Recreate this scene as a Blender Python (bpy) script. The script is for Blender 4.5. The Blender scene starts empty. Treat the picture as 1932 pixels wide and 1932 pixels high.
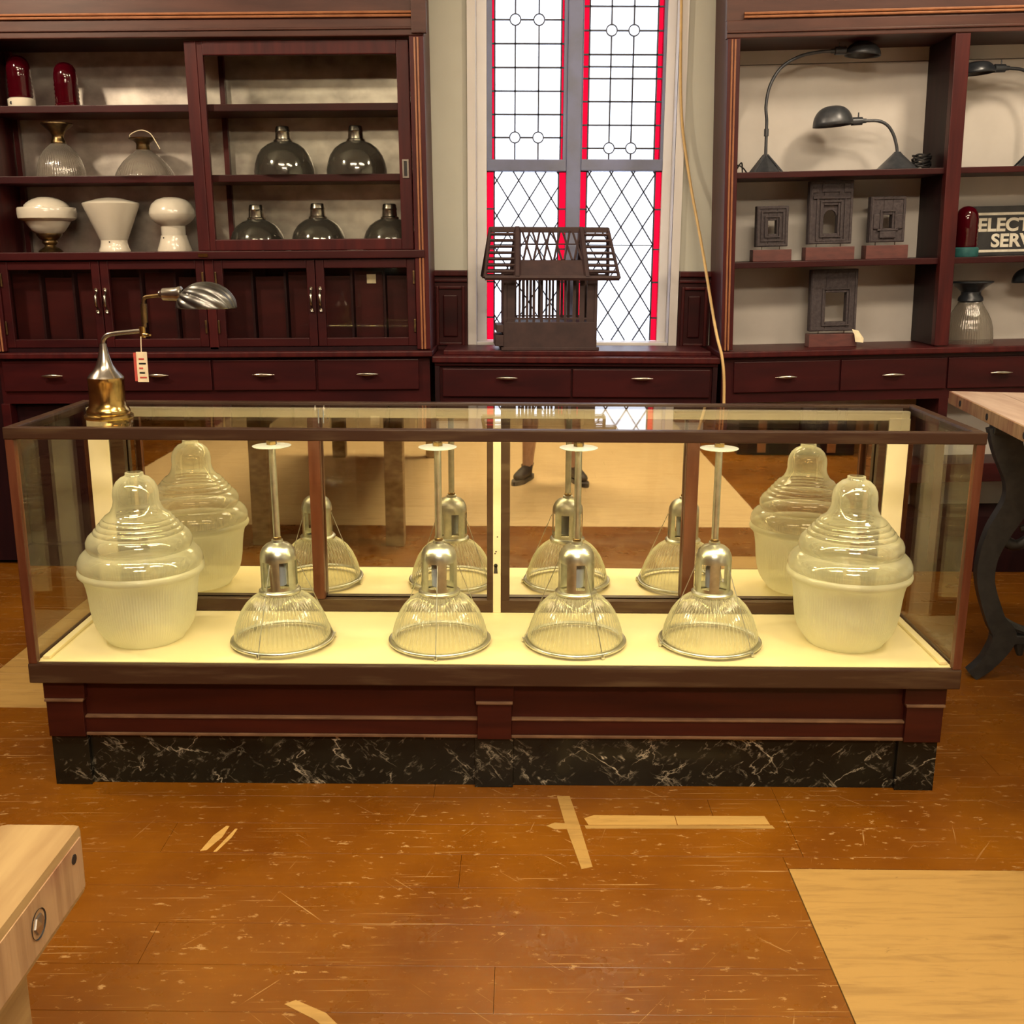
import bpy, bmesh, math, random
from mathutils import Vector, Matrix
random.seed(7)
PI = math.pi
S = bpy.context.scene
COL = S.collection

# ------------------------------------------------------------------ camera
F_PX, YAW, PITCH, ROLL = 2030.6, 0.00604, math.radians(13.657), math.radians(0.261)
CAM = Vector((0.062, -2.633, 1.419))
fwd = Vector((-math.sin(YAW)*math.cos(PITCH), math.cos(YAW)*math.cos(PITCH), -math.sin(PITCH)))
rgt = Vector((math.cos(YAW), math.sin(YAW), 0)); upv = rgt.cross(fwd)
r2 = math.cos(ROLL)*rgt + math.sin(ROLL)*upv
u2 = -math.sin(ROLL)*rgt + math.cos(ROLL)*upv
cd = bpy.data.cameras.new('camera'); cam = bpy.data.objects.new('camera', cd); COL.objects.link(cam)
cd.sensor_width = 36; cd.lens = F_PX/1932*36; cd.clip_start = 0.02; cd.clip_end = 100
M = Matrix((r2, u2, -fwd)).transposed().to_4x4(); M.translation = CAM
cam.matrix_world = M
S.camera = cam

# ------------------------------------------------------------------ world, lights, exposure
W = bpy.data.worlds.new('daylight_sky'); S.world = W; W.use_nodes = True
bg = W.node_tree.nodes['Background']
bg.inputs[0].default_value = (0.82, 0.88, 1.0, 1); bg.inputs[1].default_value = 3.0
S.view_settings.view_transform = 'Standard'; S.view_settings.look = 'None'
S.view_settings.gamma = 1; S.view_settings.use_curve_mapping = False
S.view_settings.exposure = 0.0
S.cycles.transparent_max_bounces = 16; S.cycles.max_bounces = 6
S.cycles.adaptive_threshold = 0.08; S.cycles.adaptive_min_samples = 16; S.cycles.use_light_tree = False; S.cycles.glossy_bounces = 4; S.cycles.diffuse_bounces = 3; S.cycles.transmission_bounces = 4
S.cycles.caustics_reflective = False; S.cycles.caustics_refractive = False
S.cycles.sample_clamp_indirect = 6.0

def area(name, loc, tgt, sx, sy, power, col):
    l = bpy.data.lights.new(name, 'AREA'); l.shape = 'RECTANGLE'; l.size = sx; l.size_y = sy
    l.energy = power; l.color = col
    o = bpy.data.objects.new(name, l); COL.objects.link(o); o.location = loc
    d = Vector(tgt) - Vector(loc); o.rotation_euler = d.to_track_quat('-Z', 'Y').to_euler()
    return o
WARM = (1.0, 0.80, 0.56)
area('ceiling_lamp_front', (-1.0, -1.6, 3.45), (-1.0, -1.0, 0), 1.6, 0.5, 62, WARM)
area('ceiling_lamp_middle', (1.2, -1.2, 3.45), (1.2, -0.6, 0), 1.6, 0.5, 72, WARM)
area('ceiling_lamp_rear', (0.3, -4.2, 3.45), (0.3, -4.0, 0), 1.8, 0.8, 230, WARM)
area('ceiling_lamp_cabinet', (-2.7, 0.2, 3.2), (-1.2, 2.3, 1.5), 0.22, 0.22, 62, WARM)
area('ceiling_lamp_shelves', (2.3, 0.4, 3.45), (1.9, 2.3, 1.5), 0.35, 0.35, 40, WARM)
area('window_portal', (0.31, 2.71, 2.0), (0.31, 0.0, 2.0), 0.95, 2.1, 1, (1, 1, 1)).data.cycles.is_portal = True

# ------------------------------------------------------------------ materials
def nt(m): return m.node_tree.nodes, m.node_tree.links
def newmat(name):
    m = bpy.data.materials.new(name); m.use_nodes = True; return m
def pos_node(m, scale, world=True):
    n, l = nt(m)
    if world: g = n.new('ShaderNodeNewGeometry'); out = g.outputs['Position']
    else: g = n.new('ShaderNodeTexCoord'); out = g.outputs['Object']
    mp = n.new('ShaderNodeMapping'); mp.inputs['Scale'].default_value = scale
    l.new(out, mp.inputs[0]); return mp.outputs[0]
def noise(m, vec, scale=1.0, detail=5.0, rough=0.55, dist=0.0):
    n, l = nt(m); t = n.new('ShaderNodeTexNoise')
    t.inputs['Scale'].default_value = scale; t.inputs['Detail'].default_value = detail
    t.inputs['Roughness'].default_value = rough; t.inputs['Distortion'].default_value = dist
    l.new(vec, t.inputs['Vector']); return t.outputs['Fac']
def ramp(m, fac, stops):
    n, l = nt(m); r = n.new('ShaderNodeValToRGB'); e = r.color_ramp.elements
    while len(e) < len(stops): e.new(0.5)
    for i, (p, c) in enumerate(stops):
        e[i].position = p; e[i].color = (*c, 1) if len(c) == 3 else c
    l.new(fac, r.inputs[0]); return r.outputs[0]
def mixc(m, fac, a, b):
    n, l = nt(m); x = n.new('ShaderNodeMix'); x.data_type = 'RGBA'
    if isinstance(fac, float): x.inputs[0].default_value = fac
    else: l.new(fac, x.inputs[0])
    for v, s in ((a, 6), (b, 7)):
        if isinstance(v, tuple): x.inputs[s].default_value = (*v, 1)
        else: l.new(v, x.inputs[s])
    return x.outputs[2]
def math_(m, op, a, b=None, clamp=False):
    n, l = nt(m); x = n.new('ShaderNodeMath'); x.operation = op; x.use_clamp = clamp
    for v, i in ((a, 0), (b, 1)):
        if v is None: continue
        if isinstance(v, (int, float)): x.inputs[i].default_value = v
        else: l.new(v, x.inputs[i])
    return x.outputs[0]
def bump(m, height, strength=0.2, dist=0.01):
    n, l = nt(m); b = n.new('ShaderNodeBump'); b.inputs['Strength'].default_value = strength
    b.inputs['Distance'].default_value = dist; l.new(height, b.inputs['Height']); return b.outputs[0]
def P(m): return m.node_tree.nodes['Principled BSDF']
def solid(name, c, rough=0.5, metal=0.0, c2=None, sc=(30, 30, 30), bmp=0.0, coat=0.0, world=True, lo=0.35, hi=0.68):
    m = newmat(name); p = P(m); n, l = nt(m)
    p.inputs['Base Color'].default_value = (*c, 1); p.inputs['Roughness'].default_value = rough
    p.inputs['Metallic'].default_value = metal; p.inputs['Coat Weight'].default_value = coat
    p.inputs['Coat Roughness'].default_value = 0.12
    f = noise(m, pos_node(m, sc, world), 1.0, 4)
    l.new(ramp(m, f, [(lo, c), (hi, c2 or tuple(v*0.8 for v in c))]), p.inputs['Base Color'])
    if bmp: l.new(bump(m, f, bmp, 0.004), p.inputs['Normal'])
    return m
MAHOG = solid('mahogany_stain', (0.046, 0.0050, 0.006), 0.42, 0, (0.024, 0.0025, 0.004), (3, 40, 14), 0.05, 0.0)
MAHOGV = solid('mahogany_upright', (0.072, 0.009, 0.009), 0.42, 0, (0.038, 0.004, 0.006), (30, 40, 3), 0.05, 0.0)
MAHOGD = solid('mahogany_cornice', (0.085, 0.030, 0.022), 0.42, 0, (0.05, 0.016, 0.013), (3, 40, 20), 0.05, 0.1)
DARKIN = solid('dark_cupboard_wood', (0.020, 0.004, 0.006), 0.5, 0, (0.010, 0.002, 0.004), (20, 30, 3), 0.03)
BEAD = solid('gilt_orange_bead', (0.36, 0.15, 0.07), 0.45, 0, (0.28, 0.11, 0.05), (20, 20, 20))
CASEW = solid('worn_walnut', (0.044, 0.020, 0.011), 0.42, 0, (0.095, 0.06, 0.032), (4, 60, 40), 0.08, 0.1, lo=0.5, hi=0.8)
CASEP = solid('case_post_wood', (0.075, 0.019, 0.008), 0.38, 0, (0.12, 0.04, 0.02), (40, 40, 4), 0.05, 0.1)
BASEW = solid('case_base_mahogany', (0.046, 0.0075, 0.004), 0.42, 0, (0.028, 0.0045, 0.003), (3, 30, 30), 0.03, 0.0)
BEDGE = solid('worn_edge_bead', (0.17, 0.095, 0.05), 0.45, 0, (0.09, 0.045, 0.025), (12, 30, 30))
CREAM = solid('cream_paint', (0.80, 0.70, 0.50), 0.5, 0, (0.74, 0.64, 0.44), (6, 6, 6))
DECK = solid('deck_cream_paint', (0.82, 0.72, 0.44), 0.45, 0, (0.76, 0.66, 0.39), (5, 5, 5))
PLASTER = solid('pale_plaster', (0.64, 0.65, 0.58), 0.8, 0, (0.59, 0.60, 0.53), (3, 3, 3), 0.05)
WHITEP = solid('white_window_paint', (0.82, 0.80, 0.80), 0.45, 0, (0.75, 0.73, 0.74), (8, 8, 3))
FRAMEG = solid('flare_tinted_window_bars', (0.20, 0.23, 0.40), 0.5, 0, (0.17, 0.19, 0.28), (8, 8, 8))  # grey bars with the blue cast of the window flare put into the colour
BACKW = solid('white_shelf_back', (0.66, 0.63, 0.60), 0.6, 0, (0.60, 0.57, 0.54), (5, 5, 5))
SILVER = solid('dull_zinc_sheet', (0.74, 0.69, 0.62), 0.34, 0.8, (0.36, 0.32, 0.29), (6, 6, 8), 0.25, lo=0.35, hi=0.68)
BRASS = solid('old_brass', (0.72, 0.50, 0.16), 0.2, 1.0, (0.45, 0.30, 0.10), (25, 25, 25), world=False)
BRASSD = solid('dark_brass', (0.28, 0.19, 0.08), 0.35, 1.0, (0.14, 0.10, 0.06), (40, 40, 40), world=False)
NICKEL = solid('tarnished_nickel', (0.50, 0.47, 0.42), 0.25, 1.0, (0.34, 0.31, 0.27), (25, 25, 25), world=False)
PEWTER = solid('ribbed_pewter', (0.22, 0.22, 0.21), 0.34, 1.0, (0.12, 0.115, 0.11), (25, 25, 25), world=False)
GALV = solid('galvanised_steel', (0.74, 0.76, 0.72), 0.3, 1.0, (0.55, 0.58, 0.55), (40, 40, 40), world=False)
IRON = solid('black_cast_iron', (0.018, 0.02, 0.022), 0.45, 0.2, (0.035, 0.035, 0.035), (30, 30, 30), 0.1)
BLKM = solid('black_lacquer', (0.02, 0.024, 0.032), 0.3, 0.3, (0.04, 0.045, 0.055), (30, 30, 30), world=False)
MILK = solid('milk_glass', (0.66, 0.62, 0.53), 0.22, 0, (0.62, 0.58, 0.49), (10, 10, 10), coat=0.5)
PORC = solid('glazed_porcelain', (0.74, 0.69, 0.58), 0.2, 0, (0.80, 0.74, 0.62), (10, 10, 10), coat=0.5)
ENAM = solid('white_enamel', (0.50, 0.56, 0.66), 0.25, 0, (0.46, 0.52, 0.62), (10, 10, 10), coat=0.4)
TEAL = solid('teal_paint', (0.03, 0.15, 0.15), 0.5, 0, (0.02, 0.10, 0.11), (40, 40, 40))
CARVE = solid('dark_carved_wood', (0.035, 0.026, 0.032), 0.7, 0, (0.065, 0.052, 0.058), (90, 90, 90), 0.5)
STAND = solid('red_brown_stand', (0.14, 0.045, 0.04), 0.5, 0, (0.09, 0.03, 0.03), (20, 20, 60))
CABLE = solid('yellow_cable', (0.75, 0.52, 0.22), 0.5, 0, (0.62, 0.42, 0.18), (20, 20, 20))
RUBBER = solid('black_rubber', (0.012, 0.012, 0.014), 0.55)
PAPER = solid('aged_paper', (0.85, 0.74, 0.52), 0.8)
TAGRED = solid('red_tag', (0.55, 0.08, 0.06), 0.6)
SIGNB = solid('sign_black', (0.016, 0.018, 0.022), 0.4, 0, (0.035, 0.035, 0.04), (20, 20, 20))
SIGNW = solid('sign_white', (0.80, 0.78, 0.68), 0.5, 0, (0.66, 0.62, 0.52), (40, 40, 40))
LEAD = solid('lead_came', (0.05, 0.055, 0.08), 0.5, 0.5, (0.07, 0.075, 0.1), (30, 30, 30))
SKIN = solid('skin', (0.52, 0.30, 0.21), 0.5)
SHOE = solid('black_shoe', (0.012, 0.012, 0.015), 0.6)
SOLE = solid('dark_sole', (0.03, 0.03, 0.032), 0.7)
SHIRT = solid('grey_cotton', (0.18, 0.19, 0.22), 0.9)
SHORTS = solid('navy_cotton', (0.03, 0.04, 0.07), 0.9)
HAIR = solid('brown_hair', (0.05, 0.03, 0.02), 0.7)
BOLT = solid('zinc_bolt', (0.55, 0.53, 0.50), 0.35, 1.0)
BLEACH = solid('bleached_pine', (0.40, 0.275, 0.12), 0.6, 0, (0.26, 0.155, 0.06), (22, 3, 40), 0.1)
BLEACHP = solid('bleached_pine_pinkish', (0.55, 0.42, 0.34), 0.6, 0, (0.42, 0.29, 0.23), (20, 3, 30), 0.1)
def endgrain():
    m = newmat('worn_end_grain'); p = P(m); n, l = nt(m)
    a = noise(m, pos_node(m, (30, 60, 4)), 1, 5); b = noise(m, pos_node(m, (3, 3, 3)), 1.3, 3)
    c1 = ramp(m, a, [(0.42, (0.38, 0.26, 0.17)), (0.62, (0.14, 0.07, 0.055))])
    c2 = ramp(m, b, [(0.45, (0.44, 0.28, 0.13)), (0.60, (0.26, 0.09, 0.04))])
    l.new(mixc(m, 0.6, c1, c2), p.inputs['Base Color']); p.inputs['Roughness'].default_value = 0.65
    l.new(bump(m, a, 0.3, 0.004), p.inputs['Normal']); return m
ENDG = endgrain()

def marble():
    m = newmat('black_marble'); p = P(m); n, l = nt(m)
    v = pos_node(m, (1, 1, 1))
    tot = None
    for sc, wid, thr, loc, amp in ((2.6, 0.0045, 0.50, 0.0, 1.0), (4.2, 0.005, 0.52, 5.0, 0.9), (9.0, 0.012, 0.54, 9.0, 0.5), (22.0, 0.03, 0.56, 3.0, 0.25)):
        g = n.new('ShaderNodeNewGeometry'); mp = n.new('ShaderNodeMapping'); mp.inputs['Location'].default_value = (loc, loc*0.7, loc*1.3)
        mp.vector_type = 'TEXTURE'; mp.inputs['Scale'].default_value = (1.0, 1.0, 0.42); mp.inputs['Rotation'].default_value = (0.0, 0.62 if loc in (0.0, 9.0) else -0.75, 0.0); l.new(g.outputs['Position'], mp.inputs[0])
        w = noise(m, mp.outputs[0], sc, 6, 0.58, 0.15)
        k = ramp(m, math_(m, 'ABSOLUTE', math_(m, 'SUBTRACT', w, 0.5)), [(0.0, (amp, amp, amp)), (wid, (amp*0.3,)*3), (wid*2.4, (0, 0, 0))])
        ms = ramp(m, noise(m, mp.outputs[0], sc*0.9+2, 3), [(thr, (0, 0, 0)), (thr+0.12, (1, 1, 1))])
        k = math_(m, 'MULTIPLY', k, ms); tot = k if tot is None else math_(m, 'MAXIMUM', tot, k)
    base = mixc(m, noise(m, v, 9, 6), (0.003, 0.0025, 0.0025), (0.020, 0.019, 0.012))
    l.new(mixc(m, tot, base, (0.55, 0.50, 0.38)), p.inputs['Base Color'])
    p.inputs['Roughness'].default_value = 0.14; p.inputs['Specular IOR Level'].default_value = 0.28; return m
MARBLE = marble()

def floor_paint():
    m = newmat('worn_red_brown_floor_paint'); p = P(m); n, l = nt(m)
    v = pos_node(m, (1, 1, 1))
    base = ramp(m, noise(m, v, 2.2, 4), [(0.3, (0.125, 0.037, 0.002)), (0.7, (0.24, 0.086, 0.004))])
    grain = noise(m, pos_node(m, (4, 70, 10)), 1.0, 6)
    base = mixc(m, math_(m, 'MULTIPLY', grain, 0.3), base, (0.08, 0.018, 0.003))
    big = ramp(m, noise(m, v, 1.6, 3), [(0.35, (0.25, 0.25, 0.25)), (0.62, (1, 1, 1))])
    # chips: small flecks; scratches: strongly stretched noise in three directions
    ch = ramp(m, noise(m, pos_node(m, (26, 55, 30)), 1.0, 7, 0.7), [(0.600, (0, 0, 0)), (0.64, (1, 1, 1))])
    ch2 = ramp(m, noise(m, pos_node(m, (9, 22, 10)), 1.0, 8, 0.68), [(0.645, (0, 0, 0)), (0.665, (1, 1, 1))])
    marks = math_(m, 'MAXIMUM', math_(m, 'MULTIPLY', ch, 0.8), ch2)
    for i, (ang, sx, sy, th) in enumerate(((0.02, 2.5, 150, 0.655), (0.9, 3.0, 150, 0.715), (-0.75, 3.5, 140, 0.71), (1.3, 4, 150, 0.72))):
        g = n.new('ShaderNodeNewGeometry'); mp = n.new('ShaderNodeMapping'); mp.vector_type = 'TEXTURE'
        mp.inputs['Rotation'].default_value = (0, 0, ang); mp.inputs['Scale'].default_value = (1/sx, 1/sy, 1)
        mp.inputs['Location'].default_value = (i*3.7, i*1.3, 0)
        l.new(g.outputs['Position'], mp.inputs[0])
        sc = ramp(m, noise(m, mp.outputs[0], 1.0, 3, 0.5), [(th, (0, 0, 0)), (th+0.03, (0.8, 0.8, 0.8))])
        marks = math_(m, 'MAXIMUM', marks, sc)
    marks = math_(m, 'MULTIPLY', marks, big, True)
    l.new(mixc(m, marks, base, (0.44, 0.27, 0.11)), p.inputs['Base Color'])
    rr = ramp(m, noise(m, v, 5, 5), [(0.3, (0.22, 0.22, 0.22)), (0.7, (0.42, 0.42, 0.42))])
    l.new(rr, p.inputs['Roughness']); p.inputs['Specular IOR Level'].default_value = 0.3
    h = noise(m, pos_node(m, (5, 30, 5)), 1, 3)
    l.new(bump(m, h, 0.22, 0.0012), p.inputs['Normal']); return m
FPAINT = floor_paint()
def bare_wood(name, a, b, c):
    m = newmat(name); p = P(m); n, l = nt(m)
    g = noise(m, pos_node(m, (5, 45, 10)), 1.0, 7, 0.62, 0.6)
    g2 = noise(m, pos_node(m, (1.5, 3, 2)), 1.0, 4)
    col = ramp(m, g, [(0.34, b), (0.52, a), (0.75, a)])
    fl = ramp(m, noise(m, pos_node(m, (14, 34, 9)), 1.0, 8, 0.7, 1.2), [(0.64, (0, 0, 0)), (0.70, (0.7, 0.7, 0.7))])
    col = mixc(m, math_(m, 'MULTIPLY', g2, 0.35), col, c)
    col = mixc(m, fl, col, tuple(v*0.55 for v in b))
    l.new(col, p.inputs['Base Color']); p.inputs['Roughness'].default_value = 0.5
    l.new(bump(m, g, 0.25, 0.003), p.inputs['Normal']); return m
BARE = bare_wood('bare_floor_wood', (0.40, 0.24, 0.068), (0.29, 0.165, 0.045), (0.35, 0.22, 0.075))
BARE3 = bare_wood('pale_bare_floor_boards', (0.60, 0.42, 0.20), (0.48, 0.32, 0.14), (0.55, 0.40, 0.21))
BARE2 = bare_wood('bare_repair_strip', (0.50, 0.30, 0.085), (0.38, 0.22, 0.06), (0.42, 0.27, 0.09))

def fres(m, f0, gain, power=5.0):
    n, l = nt(m); lw = n.new('ShaderNodeLayerWeight'); lw.inputs[0].default_value = 0.5
    f = math_(m, 'POWER', lw.outputs['Facing'], power)
    return math_(m, 'ADD', math_(m, 'MULTIPLY', f, gain), f0, True)
def glassy(name, tint, f0=0.04, gain=0.9, rough=0.0, power=5.0):
    m = newmat(name); n, l = nt(m); n.remove(P(m)); out = n['Material Output']
    t = n.new('ShaderNodeBsdfTransparent'); t.inputs[0].default_value = (*tint, 1)
    g = n.new('ShaderNodeBsdfGlossy'); g.inputs['Roughness'].default_value = rough
    mx = n.new('ShaderNodeMixShader'); l.new(fres(m, f0, gain, power), mx.inputs[0])
    l.new(t.outputs[0], mx.inputs[1]); l.new(g.outputs[0], mx.inputs[2]); l.new(mx.outputs[0], out.inputs[0])
    return m
PANEG = glassy('clear_pane', (0.975, 0.985, 0.965), 0.024, 0.85)
def shadeglass(name, tint, dif, dw0, dw1, f0, gain, rough, nrm=None, trl=0.5, power=2.0):
    """thin pressed glass: see-through facing, milky towards the edges, glossy"""
    m = newmat(name); n, l = nt(m); n.remove(P(m)); out = n['Material Output']
    t = n.new('ShaderNodeBsdfTransparent'); t.inputs[0].default_value = (*tint, 1)
    d = n.new('ShaderNodeBsdfDiffuse'); d.inputs[0].default_value = (*dif, 1)
    tr = n.new('ShaderNodeBsdfTranslucent'); tr.inputs[0].default_value = (*dif, 1)
    md = n.new('ShaderNodeMixShader'); md.inputs[0].default_value = trl
    l.new(d.outputs[0], md.inputs[1]); l.new(tr.outputs[0], md.inputs[2])
    m1 = n.new('ShaderNodeMixShader'); l.new(fres(m, dw0, dw1, power), m1.inputs[0])
    l.new(t.outputs[0], m1.inputs[1]); l.new(md.outputs[0], m1.inputs[2])
    g = n.new('ShaderNodeBsdfGlossy'); g.inputs['Roughness'].default_value = rough
    m2 = n.new('ShaderNodeMixShader'); l.new(fres(m, f0, gain, 4), m2.inputs[0])
    l.new(m1.outputs[0], m2.inputs[1]); l.new(g.outputs[0], m2.inputs[2]); l.new(m2.outputs[0], out.inputs[0])
    if nrm:
        f = noise(m, pos_node(m, nrm, False), 1.0, 4); bb = bump(m, f, 0.35, 0.004)
        for x in (d, tr, g): l.new(bb, x.inputs['Normal'])
    return m
SHADEG = shadeglass('ribbed_clear_glass', (0.95, 0.96, 0.90), (0.88, 0.88, 0.72), 0.16, 0.75, 0.08, 0.7, 0.10, (30, 30, 30), power=1.6)
GLOBEC = shadeglass('clear_stepped_glass', (0.95, 0.96, 0.90), (0.88, 0.88, 0.76), 0.17, 0.78, 0.13, 0.75, 0.07, (14, 14, 20), power=1.7)
GLOBEF = shadeglass('frosted_prism_glass', (0.94, 0.95, 0.86), (0.90, 0.90, 0.74), 0.66, 0.34, 0.05, 0.4, 0.22, (60, 60, 60))
SMOKEG = shadeglass('old_ribbed_glass', (0.88, 0.85, 0.80), (0.46, 0.43, 0.38), 0.28, 0.55, 0.10, 0.6, 0.14, (20, 20, 20))
MERCG = shadeglass('mercury_glass', (0.60, 0.57, 0.52), (0.13, 0.125, 0.115), 0.42, 0.5, 0.14, 0.7, 0.10, (10, 10, 10))
REDG = shadeglass('ruby_glass', (0.35, 0.008, 0.02), (0.11, 0.002, 0.010), 0.75, 0.25, 0.05, 0.6, 0.08)
def window_glass(name, tint, dif):
    m = newmat(name); n, l = nt(m); n.remove(P(m)); out = n['Material Output']
    t = n.new('ShaderNodeBsdfTransparent'); t.inputs[0].default_value = (*tint, 1)
    tr = n.new('ShaderNodeBsdfTranslucent'); tr.inputs[0].default_value = (*dif, 1)
    mx = n.new('ShaderNodeMixShader')
    f = noise(m, pos_node(m, (9, 9, 9)), 1.0, 6)
    l.new(ramp(m, f, [(0.35, (0.05, 0.05, 0.05)), (0.75, (0.30, 0.30, 0.30))]), mx.inputs[0])
    l.new(t.outputs[0], mx.inputs[1]); l.new(tr.outputs[0], mx.inputs[2]); l.new(mx.outputs[0], out.inputs[0]); return m
WINW = window_glass('rolled_white_glass', (0.95, 0.95, 0.96), (0.9, 0.9, 0.92))
WINR = window_glass('ruby_border_glass', (0.70, 0.05, 0.13), (0.8, 0.05, 0.15))
def mirror():
    m = newmat('old_mirror'); p = P(m); n, l = nt(m)
    p.inputs['Metallic'].default_value = 1; p.inputs['Roughness'].default_value = 0.015
    f = noise(m, pos_node(m, (6, 6, 6)), 1, 5)
    l.new(ramp(m, f, [(0.3, (0.80, 0.76, 0.68)), (0.7, (0.88, 0.85, 0.78))]), p.inputs['Base Color']); return m
MIRROR = mirror()
def glow(name, c, s):
    m = newmat(name); p = P(m); p.inputs['Emission Color'].default_value = (*c, 1); p.inputs['Emission Strength'].default_value = s
    return m
for _m, _v in ((MAHOG, 0.26), (MAHOGV, 0.26), (DARKIN, 0.2), (CASEW, 0.3), (CASEP, 0.3), (BASEW, 0.25), (MAHOGD, 0.3)):
    P(_m).inputs['Specular IOR Level'].default_value = _v
TUBE = glow('warm_tube', (1.0, 0.78, 0.40), 6)

# ------------------------------------------------------------------ mesh helpers
class MB:
    def __init__(s): s.bm = bmesh.new()
    def box(s, x0, x1, y0, y1, z0, z1, bev=0.0):
        b = bmesh.new() if bev else s.bm
        vs = [b.verts.new((x, y, z)) for x in (x0, x1) for y in (y0, y1) for z in (z0, z1)]
        for f in ((0, 1, 3, 2), (4, 6, 7, 5), (0, 4, 5, 1), (2, 3, 7, 6), (0, 2, 6, 4), (1, 5, 7, 3)):
            b.faces.new([vs[i] for i in f])
        if bev:
            bmesh.ops.bevel(b, geom=list(b.edges), offset=bev, segments=2, affect='EDGES', profile=0.6)
            s.merge(b)
        return s
    def merge(s, b, mat=None):
        mp = {}
        for v in b.verts: mp[v] = s.bm.verts.new(mat @ v.co if mat else v.co)
        for f in b.faces:
            try: s.bm.faces.new([mp[v] for v in f.verts])
            except ValueError: pass
        b.free(); return s
    def lathe(s, prof, n=48, c=(0, 0, 0), rib=0, amp=0.0, rz=None, axis='z'):
        rings = []
        for (r, z) in prof:
            ring = []
            for i in range(n):
                a = 2*PI*i/n; rr = r
                if rib and (rz is None or rz[0] <= z <= rz[1]): rr = r + amp*math.cos(rib*a)
                p = (rr*math.cos(a), rr*math.sin(a), z)
                if axis == 'x': p = (p[2], p[0], p[1])
                if axis == 'y': p = (p[0], p[2], p[1])
                ring.append(s.bm.verts.new((c[0]+p[0], c[1]+p[1], c[2]+p[2])))
            rings.append(ring)
        for a, b in zip(rings, rings[1:]):
            for i in range(n):
                j = (i+1) % n; s.bm.faces.new((a[i], a[j], b[j], b[i]))
        for ring, (r, z) in ((rings[0], prof[0]), (rings[-1], prof[-1])):
            if r < 0.0045: 
                try: s.bm.faces.new(ring)
                except ValueError: pass
        return s
    def disc(s, r, z0, z1, c=(0, 0, 0), n=32, axis='z'):
        return s.lathe([(0.0005, z0), (r, z0), (r, z1), (0.0005, z1)], n, c, axis=axis)
    def tube(s, pts, r, n=10, cap=True):
        pts = [Vector(p) for p in pts]; rad = r if isinstance(r, (list, tuple)) else [r]*len(pts)
        t0 = (pts[1]-pts[0]).normalized(); ref = Vector((0, 0, 1)) if abs(t0.z) < 0.9 else Vector((1, 0, 0))
        nx = t0.cross(ref).normalized(); rings = []
        for i, p in enumerate(pts):
            t = (pts[min(i+1, len(pts)-1)] - pts[max(i-1, 0)]).normalized()
            nx = (nx - t*nx.dot(t)).normalized(); ny = t.cross(nx)
            rings.append([s.bm.verts.new(p + rad[i]*(math.cos(2*PI*k/n)*nx + math.sin(2*PI*k/n)*ny)) for k in range(n)])
        for a, b in zip(rings, rings[1:]):
            for i in range(n):
                j = (i+1) % n; s.bm.faces.new((a[i], a[j], b[j], b[i]))
        if cap: s.bm.faces.new(rings[0]); s.bm.faces.new(rings[-1])
        return s
    def prism(s, poly, lo, hi, axis='y'):
        """extrude a polygon given in the two other axes"""
        def mk(u, v, w):
            return {'y': (u, w, v), 'x': (w, u, v), 'z': (u, v, w)}[axis]
        a = [s.bm.verts.new(mk(u, v, lo)) for u, v in poly]; b = [s.bm.verts.new(mk(u, v, hi)) for u, v in poly]
        s.bm.faces.new(a); s.bm.faces.new(b[::-1]); n = len(poly)
        for i in range(n):
            j = (i+1) % n; s.bm.faces.new((a[i], b[i], b[j], a[j]))
        return s
    def frame(s, x0, x1, z0, z1, w, y0, y1, bev=0.0):
        s.box(x0, x0+w, y0, y1, z0, z1, bev); s.box(x1-w, x1, y0, y1, z0, z1, bev)
        s.box(x0+w, x1-w, y0, y1, z0, z0+w, bev); s.box(x0+w, x1-w, y0, y1, z1-w, z1, bev); return s
    def torus(s, R, r, c=(0, 0, 0), n=64, k=10):
        rings = []
        for i in range(n):
            a = 2*PI*i/n
            rings.append([s.bm.verts.new((c[0]+(R+r*math.cos(2*PI*j/k))*math.cos(a), c[1]+(R+r*math.cos(2*PI*j/k))*math.sin(a), c[2]+r*math.sin(2*PI*j/k))) for j in range(k)])
        for i in range(n):
            a, b = rings[i], rings[(i+1) % n]
            for j in range(k):
                q = (j+1) % k; s.bm.faces.new((a[j], b[j], b[q], a[q]))
        return s
    def build(s, name, mat, parent=None, smooth=None, loc=None):
        bmesh.ops.recalc_face_normals(s.bm, faces=s.bm.faces)
        me = bpy.data.meshes.new(name); s.bm.to_mesh(me); s.bm.free()
        me.materials.append(mat)
        if smooth is not None:
            for p in me.polygons: p.use_smooth = True
            me.set_sharp_from_angle(angle=math.radians(smooth))
        o = bpy.data.objects.new(name, me); COL.objects.link(o)
        if parent: o.parent = parent
        if loc: o.location = loc
        return o
def spline(pts, n=8):
    p = [Vector(q) for q in pts]; p = [2*p[0]-p[1]] + p + [2*p[-1]-p[-2]]; out = []
    for i in range(1, len(p)-2):
        for k in range(n):
            t = k/n; a, b, c, d = p[i-1], p[i], p[i+1], p[i+2]
            out.append(0.5*((2*b) + (c-a)*t + (2*a-5*b+4*c-d)*t*t + (3*b-a-3*c+d)*t**3))
    out.append(p[-2]); return out
def tag(o, label, cat=None, group=None, kind=None):
    if label: o['label'] = label
    if cat: o['category'] = cat
    if group: o['group'] = group
    if kind: o['kind'] = kind
    return o
def thing(name, label, cat, loc=(0, 0, 0), rot=(0, 0, 0), group=None, kind=None):
    o = bpy.data.objects.new(name, None); COL.objects.link(o); o.empty_display_size = 0.05
    o.location = loc; o.rotation_euler = rot
    return tag(o, label, cat, group, kind)
def kids(o): return [c for c in bpy.data.objects if c.parent == o]
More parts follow.
